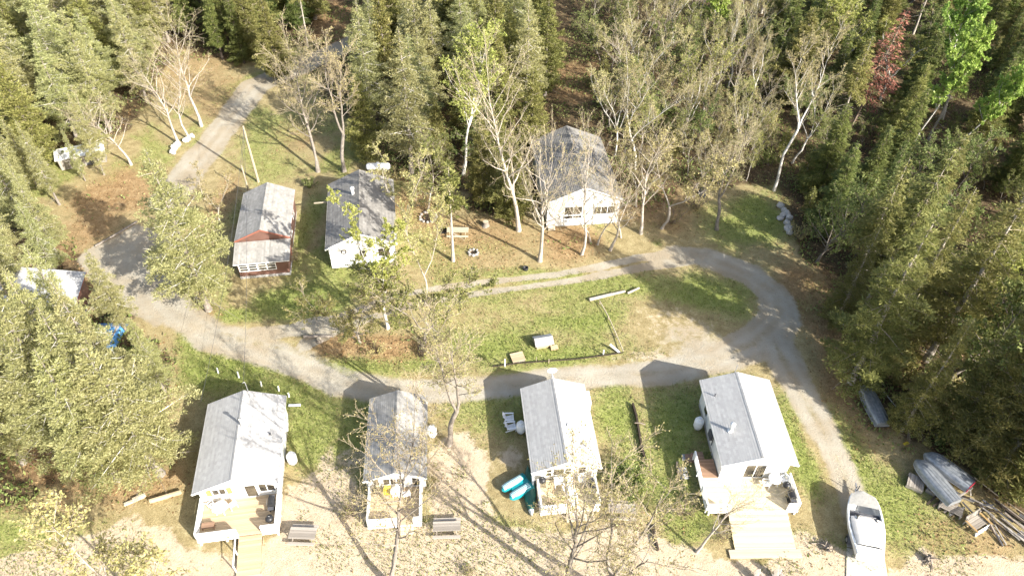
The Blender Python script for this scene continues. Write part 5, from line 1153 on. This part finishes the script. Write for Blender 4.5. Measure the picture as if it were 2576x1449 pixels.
# broken slatted bench
e=thing('slatted_bench','broken grey bench with a white-slatted back lying by the lumber','bench',at(2452,1322),R(28))
b=MB()
for i in range(6): b.box(-.75,.75,-.35+i*.14,-.23+i*.14,.42,.45)
b.build('seat','weathered_y',e)
b=MB(); b.bar((-.8,-.52,.34),(.8,-.52,.34),.05,.12); b.bar((-.8,-.62,.02),(.8,-.62,.02),.05,.12)
for i in range(9): b.bar((-.7+i*.175,-.53,.32),(-.7+i*.175,-.62,.04),.11,.025,0,(0,1,0))
b.build('front_slats','white_paint',e)
b=MB()
for i in range(10): b.bar((-.72+i*.16,.5,.45),(-.72+i*.16,.66,1.0),.10,.025,0,(0,1,0))
b.bar((-.8,.62,.95),(.8,.62,.95),.04,.1); b.build('backrest','weathered',e)
for s in(-1,1):
    b=MB(); b.bar((s*.78,-.6,.62),(s*.78,.55,.62),.14,.04); b.build('armrest','shutter_tan',e)
    b=MB(); b.bar((s*.74,-.5,0),(s*.74,-.5,.62),.07,.07);b.bar((s*.74,.5,0),(s*.74,.5,.9),.07,.07); b.build('leg','weathered',e)
q=random.Random(8)
A,B=at(2450,1240),at(2640,1385)
dirv=(B-A)/np.linalg.norm(B-A); nrm=np.array([-dirv[1],dirv[0],0]); adj=['dark wet','pale','grey','tan-streaked','black-edged','short split','long straight','weathered brown']
tone_=['wood_dark','weathered','wood_dark','root_wood','weathered','wood_dark','weathered','dark_grey']
for k in range(33):
    L=q.uniform(2.2,4.6); s=q.uniform(.1,6.2); off=-1.1+2.2*(k%11)/10; lay=k//11; p=A+dirv*s+nrm*off; yaw=q.gauss(0,.09); d=dirv*math.cos(yaw)+nrm*math.sin(yaw); z=.07+.13*lay+q.uniform(0,.05)
    b=MB(); b.bar(p+[0,0,z],p+d*L+[0,0,z+q.uniform(-.02,.12)],q.uniform(.10,.19),.05); b.build('lumber_plank',tone_[k%8],None,label='loose old plank in the long lumber pile at the forest edge',cat='plank',group='planks of the lumber pile')
for k in range(7):
    x0,y0=2470+q.uniform(-15,20),1305+q.uniform(-15,15); a=at(x0,y0);c=at(x0+45+q.uniform(-15,25),y0+45+q.uniform(-20,25)); b=MB(); b.bar(a+[0,0,.25+.05*k],c+[0,0,.06],.09,.05); b.build('lumber_plank',tone_[(k*3+1)%8],None,label='plank splayed out from the broken grey bench',cat='plank',group='planks splayed by the bench')
for k in range(9):
    x0,y0=q.uniform(2395,2470),q.uniform(1235,1290); a=at(x0,y0);c=at(x0+q.uniform(20,60),y0+q.uniform(5,40)); b=MB(); b.bar(a+[0,0,.1],c+[0,0,q.uniform(.1,.5)],.12,.05); b.build('lumber_plank',['wood_dark','dark_grey','weathered'][k%3],None,label='scrap board jumbled under the sterns of the two overturned boats',cat='plank',group='scrap boards under the boats')
for k in range(5):
    a=at(2330+14*k,1270+7*k);c=at(2358+16*k,1246+9*k); b=MB(); b.bar(a+[0,0,.12+.06*(k%2)],c+[0,0,.42],.14,.045); b.build('lumber_plank',tone_[(k*3+2)%8],None,label='grey plank propped against the overturned boat on the grass side',cat='plank',group='planks propped on the boats')
a,c=at(2438,1215),at(2576,1300); b=MB(); b.tube([a+[0,0,.9],(a+c)/2+[0,0,.5],c+[0,0,.3]],[.05,.045,.03],6); b.build('long_pole','pole_wood',label='long thin pole lying over the lumber pile',cat='pole')
a,c=at(2215,990),at(2262,1036); b=MB(); b.tube([a+[0,0,.5],c+[0,0,.12]],[.05,.04],6); b.build('long_pole','bark_birch',label='pale pole poking out from behind the single overturned boat',cat='pole')
a=at(2279,1116); b=MB(); b.bar((-.25,-.1,.06),(.25,.1,.06),.22,.05); b.build('yellow_board','yellow_paint',None,a,0,'small yellowish board on the dark ground behind the boats','board')
# teal pedal boat, upside down
a=at(1300,1233); e=thing('pedal_boat','teal pedal boat with white-striped twin hulls lying by the third cabin','pedal boat',(a[0],a[1],.25),R(-55))
for s in(-1,1):
    rows=[];n=17
    for i in range(n):
        t=i/(n-1); y=-1.15+2.3*t; wd=.40*math.sqrt(max(.02,1-abs(2*t-1)**3.2)); zz=.42*math.sqrt(max(.05,1-abs(2*t-1)**4))
        rows.append([(s*.47+wd*math.cos(th),y+.12*(s>0),zz*math.sin(th)+.12) for th in np.linspace(-.25,math.pi+.25,13)])
    b=MB(); b.grid(rows,0,True,True); o=b.build('pontoon','teal_plastic',e)
    b=MB()
    for u in(-.20,-.07,.07,.20):
        b.grid([[(s*.47+u+dx,-1.0+1.75*i/8+.12*(s>0),.128+.43*math.sqrt(max(.05,1-abs(2*(.065+.76*i/8)-1)**4))*math.sqrt(1-((u+dx)/.41)**2)) for dx in(-.045,.045)] for i in range(9)],0,True,True)
    b.build('stripe','pale_teal',o)
b=MB(); b.box(-.24,.24,-.5,1.05,.08,.36); b.box(-.85,.85,.5,1.15,.06,.26); b.build('centre_deck','teal_plastic',e,bev=.04)
b=MB()
for i in range(5): b.tube([(-.8,.55+i*.13,.26),(-.47,.55+i*.13,.45),(-.1,.55+i*.13,.33),(.1,.55+i*.13,.33),(.47,.55+i*.13,.45),(.8,.55+i*.13,.26)],.03,5)
b.build('stern_ribs','teal_plastic',e)
# green canoe, upside down
a,c=at(1337,1300),at(1327,1177); L=float(np.hypot(*(c-a)[:2])); e=thing('upturned_canoe','dark green canoe lying upside down along the third cabin deck','canoe',(a[0],a[1],.1),ang(a,c))
rows=[]
for i in range(21):
    t=i/20; wd=.50*max(.02,math.sin(math.pi*t))**.75; tz=.42-.10*(abs(2*t-1)**3)
    rows.append([(wd*math.copysign(abs(math.cos(th))**.8,math.cos(th)),t*L,.02+.12*(abs(2*t-1)**4)*0+tz*max(0,math.sin(th))**.7) for th in np.linspace(0,math.pi,11)])
b=MB(); b.grid(rows,0,True,True); b.build('hull','canoe_green',e)
b=MB(); b.tube([(0,r[5][1],r[5][2]+.008) for r in rows],.016,5); b.build('keel','canoe_green',e)
b=MB()
for s in(0,-1): b.tube([r[s] for r in rows],.022,5)
b.build('gunwale','dark_grey',e)
b=MB(); b.grid([[(x*1.03,y,z*1.03) for x,y,z in r] for r in rows[:3]],0,True,True); b.build('end_cap','boat_white',e)
# white motor boat under its cover, on a trailer
a,c=at(2183,1408,.75),at(2166,1243,1.15); L=float(np.hypot(*(c-a)[:2])); rz=ang(a,c)
e=thing('motor_boat','white motor boat with a grey canvas cover, parked at the concrete ramp','boat',(a[0],a[1],.42),rz)
Bm=2.65; rows=hull_rows(L,Bm,.95,17,11,.55,.4,.72,.22)
b=MB(); b.grid(rows,0,True); b.add([(x,y,z) for x,y,z in rows[0]],[tuple(range(11))]); b.build('hull','boat_white',e)
b=MB(); dk=[]
for i,r in enumerate(rows):
    w0=abs(r[0][0]); z=r[0][2]; dk.append((w0,r[0][1],z))
for s in(-1,1): b.grid([[(s*w0,y,z+.01),(s*(w0-.13*min(1,w0/.3)),y,z+.05)] for w0,y,z in dk],0,True,s<0)
b.build('gunwale','boat_white',e)
b=MB(); b.grid([[(w0*k*.95-.0,y,z+.055+.04*(1-k*k)) for k in np.linspace(-1,1,7)] for w0,y,z in dk if y>L*.70],0,True); b.build('bow_deck','boat_inside',e)
b=MB(); b.grid([[(w0*k*.92,y,z-.28) for k in(-1,0,1)] for w0,y,z in dk if L*.5<y<L*.74]); b.build('cockpit_floor','dark_grey',e)
b=MB(); b.grid([[(w0*k*.86,y,z+.10+.22*math.sqrt(max(0,1-abs(k)**3))*(1 if .15<y/L<.5 else .75)+.02*math.sin(9*y+4*k)) for k in np.linspace(-1,1,11)] for w0,y,z in dk if L*.10<y<L*.58],0,True); b.build('canvas_cover','boat_cover',e)
b=MB(); b.grid([[(w0*k*.95,y,z+.05+.03*(1-k*k)) for k in np.linspace(-1,1,5)] for w0,y,z in dk if y<L*.16],0,True); b.build('stern_deck','boat_white',e)
b=MB(); y=L*.60; b.add([(-.78,y,1.02),(.78,y,1.02),(.6,y-.22,1.38),(-.6,y-.22,1.38)],[(0,1,2,3)]); b.add([(-.9,y-.5,1.0),(-.78,y,1.02),(-.6,y-.22,1.38),(-.74,y-.5,1.3)],[(0,1,2,3)]); b.add([(.9,y-.5,1.0),(.78,y,1.02),(.6,y-.22,1.38),(.74,y-.5,1.3)],[(3,2,1,0)]); o=b.build('windscreen','glass',e)
b=MB(); b.tube([(-.6,y-.22,1.39),(.6,y-.22,1.39)],.025,5);b.tube([(0,y,1.02),(0,y-.22,1.39)],.02,5); b.build('windscreen_frame','pipe_metal',o)
b=MB(); b.tube([(-.3,L*.985,1.15),(0,L*1.0,1.2),(.3,L*.985,1.15)],.025,5); b.build('bow_rail','pipe_metal',e)
e=thing('boat_trailer','metal boat trailer carrying the white motor boat','trailer',(a[0],a[1],0),rz)
b=MB()
for s in(-1,1): b.bar((s*.75,.2,.42),(s*.1,L+.9,.42),.08,.1)
b.bar((0,L*.7,.42),(0,L+1.5,.42),.09,.11); b.bar((-1.0,L*.3,.36),(1.0,L*.3,.36),.08,.08)
for s in(-1,1): b.bar((s*.45,.3,.5),(s*.45,L*.6,.5),.1,.06)
b.build('frame','pipe_metal',e)
for s in(-1,1):
    b=MB(); b.tube([(s*1.0,L*.3,.32),(s*1.2,L*.3,.32)],.32,16); w_=b.build('wheel','rubber',e); b=MB(); b.tube([(s*1.19,L*.3,.32),(s*1.215,L*.3,.32)],.16,12); b.build('rim','pipe_metal',w_)
    b=MB(); b.grid([[(s*(1.12+dx),L*.3+.42*math.cos(th),.32+.42*math.sin(th)) for dx in(-.14,.14)] for th in np.linspace(.2,2.94,8)]); b.build('mudguard','dark_grey',e)
b=MB(); b.tube([(0,L+1.0,.0),(0,L+1.0,.7)],.035,6); b.tube([(0,L+.75,.45),(0,L+.75,1.15)],.04,6); b.build('winch_post','dark_grey',e)
# concrete ramp
P=[at(2130,1378),at(2222,1388),at(2236,1470),at(2128,1470)]; b=MB(); b.add([p+[0,0,-.1] for p in P]+[p+[0,0,.05] for p in P],[(3,2,1,0),(4,5,6,7),(0,1,5,4),(1,2,6,5),(2,3,7,6),(3,0,4,7)]); b.f=[tuple(reversed(f)) for f in b.f]; o=b.build('concrete_ramp','concrete'); tag(o,kind='structure')
b=MB(); b.box(-.45,.45,-.35,.35,0,.1); b.build('concrete_block','concrete_grey',None,at(2143,1366),R(-3),'grey concrete slab beside the boat trailer at the ramp','slab',None,.01)
# driftwood roots
def roots(label,px,r,seed,hh=.5,mat='root_wood'):
    q=random.Random(seed); e=thing('root_stump',label,'driftwood',at(*px)); b=MB(); b.blob((0,0,hh*.4),(r*.35,r*.3,hh*.55),seed,7,0,.35); b.build('core',mat,e)
    b=MB()
    for k in range(15):
        a=q.uniform(0,6.28); L=r*q.uniform(.6,1.3); p=np.array([0,0,hh*.4]); pts=[p]; d=np.array([math.cos(a),math.sin(a),q.uniform(-.1,.5)])
        for i in range(4): d=unit(d+np.array([q.gauss(0,.4),q.gauss(0,.4),q.gauss(-.15,.3)])); p=p+d*L/4; p[2]=max(.04,p[2]); pts.append(p)
        b.tube(pts,[.085,.07,.05,.035,.015],6)
    b.build('root_arms',mat,e)
roots('pale driftwood root clump beside the bottom step of the wide stairs',(2082,1380),.75,3); roots('large rotting root mound in the grass below the bench',(2335,1408),.9,6,.5); 
a,c=at(2040,1368),at(2075,1366); b=MB(); b.tube([a+[0,0,.08],c+[0,0,.1]],[.06,.04],6); b.build('fallen_branch','root_wood',label='thin pale branch reaching from the driftwood to the stairs',cat='branch')
# boulders
q=random.Random(12)
BL=['topmost pale boulder of the pile at the forest edge','round pale boulder just under the topmost one in the forest-edge pile','flat pale boulder in the upper half of the forest-edge pile','large pale boulder in the middle of the forest-edge pile','squat boulder on the grass side of the forest-edge pile','angular boulder on the forest side of the forest-edge pile','long pale boulder in the lower half of the forest-edge pile','pale boulder at the lower end of the forest-edge pile','lowest and palest boulder of the forest-edge pile']
for k,(x,y) in enumerate([(1962,520),(1970,532),(1978,540),(1968,545),(1962,552),(1984,552),(1978,564),(1982,577),(1986,588)]):
    b=MB(); b.blob((0,0,.2),(q.uniform(.35,.6),q.uniform(.3,.5),q.uniform(.25,.45)),k+70,6,0,.2); b.build('boulder','stone_pale',None,at(x,y),q.uniform(0,3),BL[k],'boulder','boulders of the forest-edge pile')
BL=['white boulder touching the trunk of the first bare tree by the upper road','largest white boulder at the upper road','white boulder at the low end of the row by the upper road','small white boulder between two bare trunks by the upper road','white boulder at the high end of the row by the upper road']
for k,(x,y) in enumerate([(447,368),(441,375),(436,386),(470,356),(484,346)]):
    b=MB(); b.blob((0,0,.25),(.5-.05*k,.45,.42-.03*k),k+90,6,0,.2); b.build('boulder','stone_pale',None,at(x,y),q.uniform(0,3),BL[k],'boulder','white boulders at the upper road')
# blue tarp over a pile, low grey wall of logs along the drive
e=thing('blue_tarp','crumpled blue tarp over a low pile under the pines beside the drive','tarp',at(268,850)); g=np.random.RandomState(4); rows=[]
for i in range(13):
    rows.append([((j-6)*.24,(i-6)*.30,.05+.75*math.exp(-((j-6)/4.2)**4-((i-6)/4.6)**4)+.06*g.rand()) for j in range(13)])
b=MB(); b.grid(rows,0,False); b.build('tarp_sheet','tarp_blue',e)
b=MB(); b.box(-.9,.9,-1.1,1.1,0,.6); b.build('covered_pile','weathered',e)
pl=[at(240,622),at(300,588),at(345,560)]; e=thing('log_border','line of grey logs edging the gravel drive corner','log border',pl[0])
for a,c in zip(pl[:-1],pl[1:]):
    b=MB(); b.tube([a-pl[0]+[0,0,.13],c-pl[0]+[0,0,.13]],[.13,.11],8); b.build('log','bark_grey',e)
a=at(2116,806); b=MB(); b.grid([[(x,y,.12+.25*math.cos(x*2.2)*math.cos(y*1.3)) for x in np.linspace(-.3,.3,6)] for y in np.linspace(-.8,.8,8)]); b.build('white_sheet','white_plastic',None,a,.2,'small white sheet lying in deep shade under the roadside firs','sheet')
b=MB(); b.lathe([(.28,0),(.30,.3),(.27,.32),(.25,.1),(.01,.08)],14); b.build('black_bucket','black_metal',None,at(1322,678),0,'black bucket in the bright grass at the track verge','bucket')
a=at(1765,492); e=thing('dark_bin','dark compost bin in the shade at the top of the mown bay','bin',a,.2); b=MB(); b.lathe([(.5,0),(.45,.8),(.02,.85)],10); b.build('body','dark_grey',e); b=MB(); b.lathe([(.47,.8),(.40,.95),(.02,1.0)],10); b.build('lid','black_metal',e)
# ------------------------------------------------------------------ what each forest tree is called: by its look and what it stands near
LMK=[('the half-hidden grey shed',185,395),('the white boulders',450,375),('the far road bend',720,195),('the orange clearing',880,70),('the utility pole',650,458),('the long white tank',955,425),('the weeping birch',1165,440),('the long-windowed white house',1440,450),('the forked white birch',1545,395),
 ('the birch-grove poplar',1795,180),('the mown bay',1890,500),('the two-stemmed white birch',1947,480),('the rust-red dead spruce',2135,330),('the highest poplar',2370,300),('the bare-fanned poplar',2385,400),('the boulder pile',1975,545),('the rusty-flanked spruce',2150,650),
 ('the pale-footed fir',2140,962),('the yellow-topped fir',2310,900),('the blue-green spruce',2480,900),('the single overturned boat',2200,1015),('the two overturned boats',2370,1195),('the lumber pile',2490,1290),('the gravel drive corner',220,650),('the sunny forest clearing',1440,190),('the tall spreading bare tree',507,318),('the red cabin',660,560)]
LMK=[(n_,at(a,b)[:2]) for n_,a,b in LMK]
ORD=['beside','second from','third from','fourth from','fifth from','sixth from','seventh from','eighth from','ninth from','tenth from','eleventh from','twelfth from','thirteenth from','fourteenth from']
def side(dx,dy):
    if abs(dx)>abs(dy): return 'toward the boats' if dx>0 else 'toward the pole'
    return 'uphill' if dy>0 else 'toward the lake'
byk={}
for f in FOREST:
    if f['label']: continue
    d=[(math.hypot(f['x']-p[0],f['y']-p[1]),n_,p) for n_,p in LMK]; d.sort(key=lambda t:t[0]); dist,n_,p=d[0]
    H0=f['H']; sz='tall ' if H0>14 else ('mid-height ' if H0>11 else ('low ' if H0<7 and f['kind'] not in('shrub','twig_bush') else ''))
    f['key']=(sz+LOOK[f['kind']][2],side(f['x']-p[0],f['y']-p[1]),n_); f['d']=dist; byk.setdefault(f['key'],[]).append(f)
for (lk_,sd_,n_),fs in byk.items():
    fs.sort(key=lambda f:f['d'])
    for i,f in enumerate(fs): f['e']['label']=f"{lk_}, {ORD[min(i,13)]} {n_} {sd_}"
ls=[o['label'] for o in bpy.data.objects if o.parent is None and o.get('label')]
for s in sorted({x for x in ls if ls.count(x)>1}): print('DUP LABEL',s)
import re as _re
for s in ls:
    if len(_re.findall(r"[A-Za-z0-9][A-Za-z0-9'-]*",s))>16: print('LONG',len(s.split()),s)
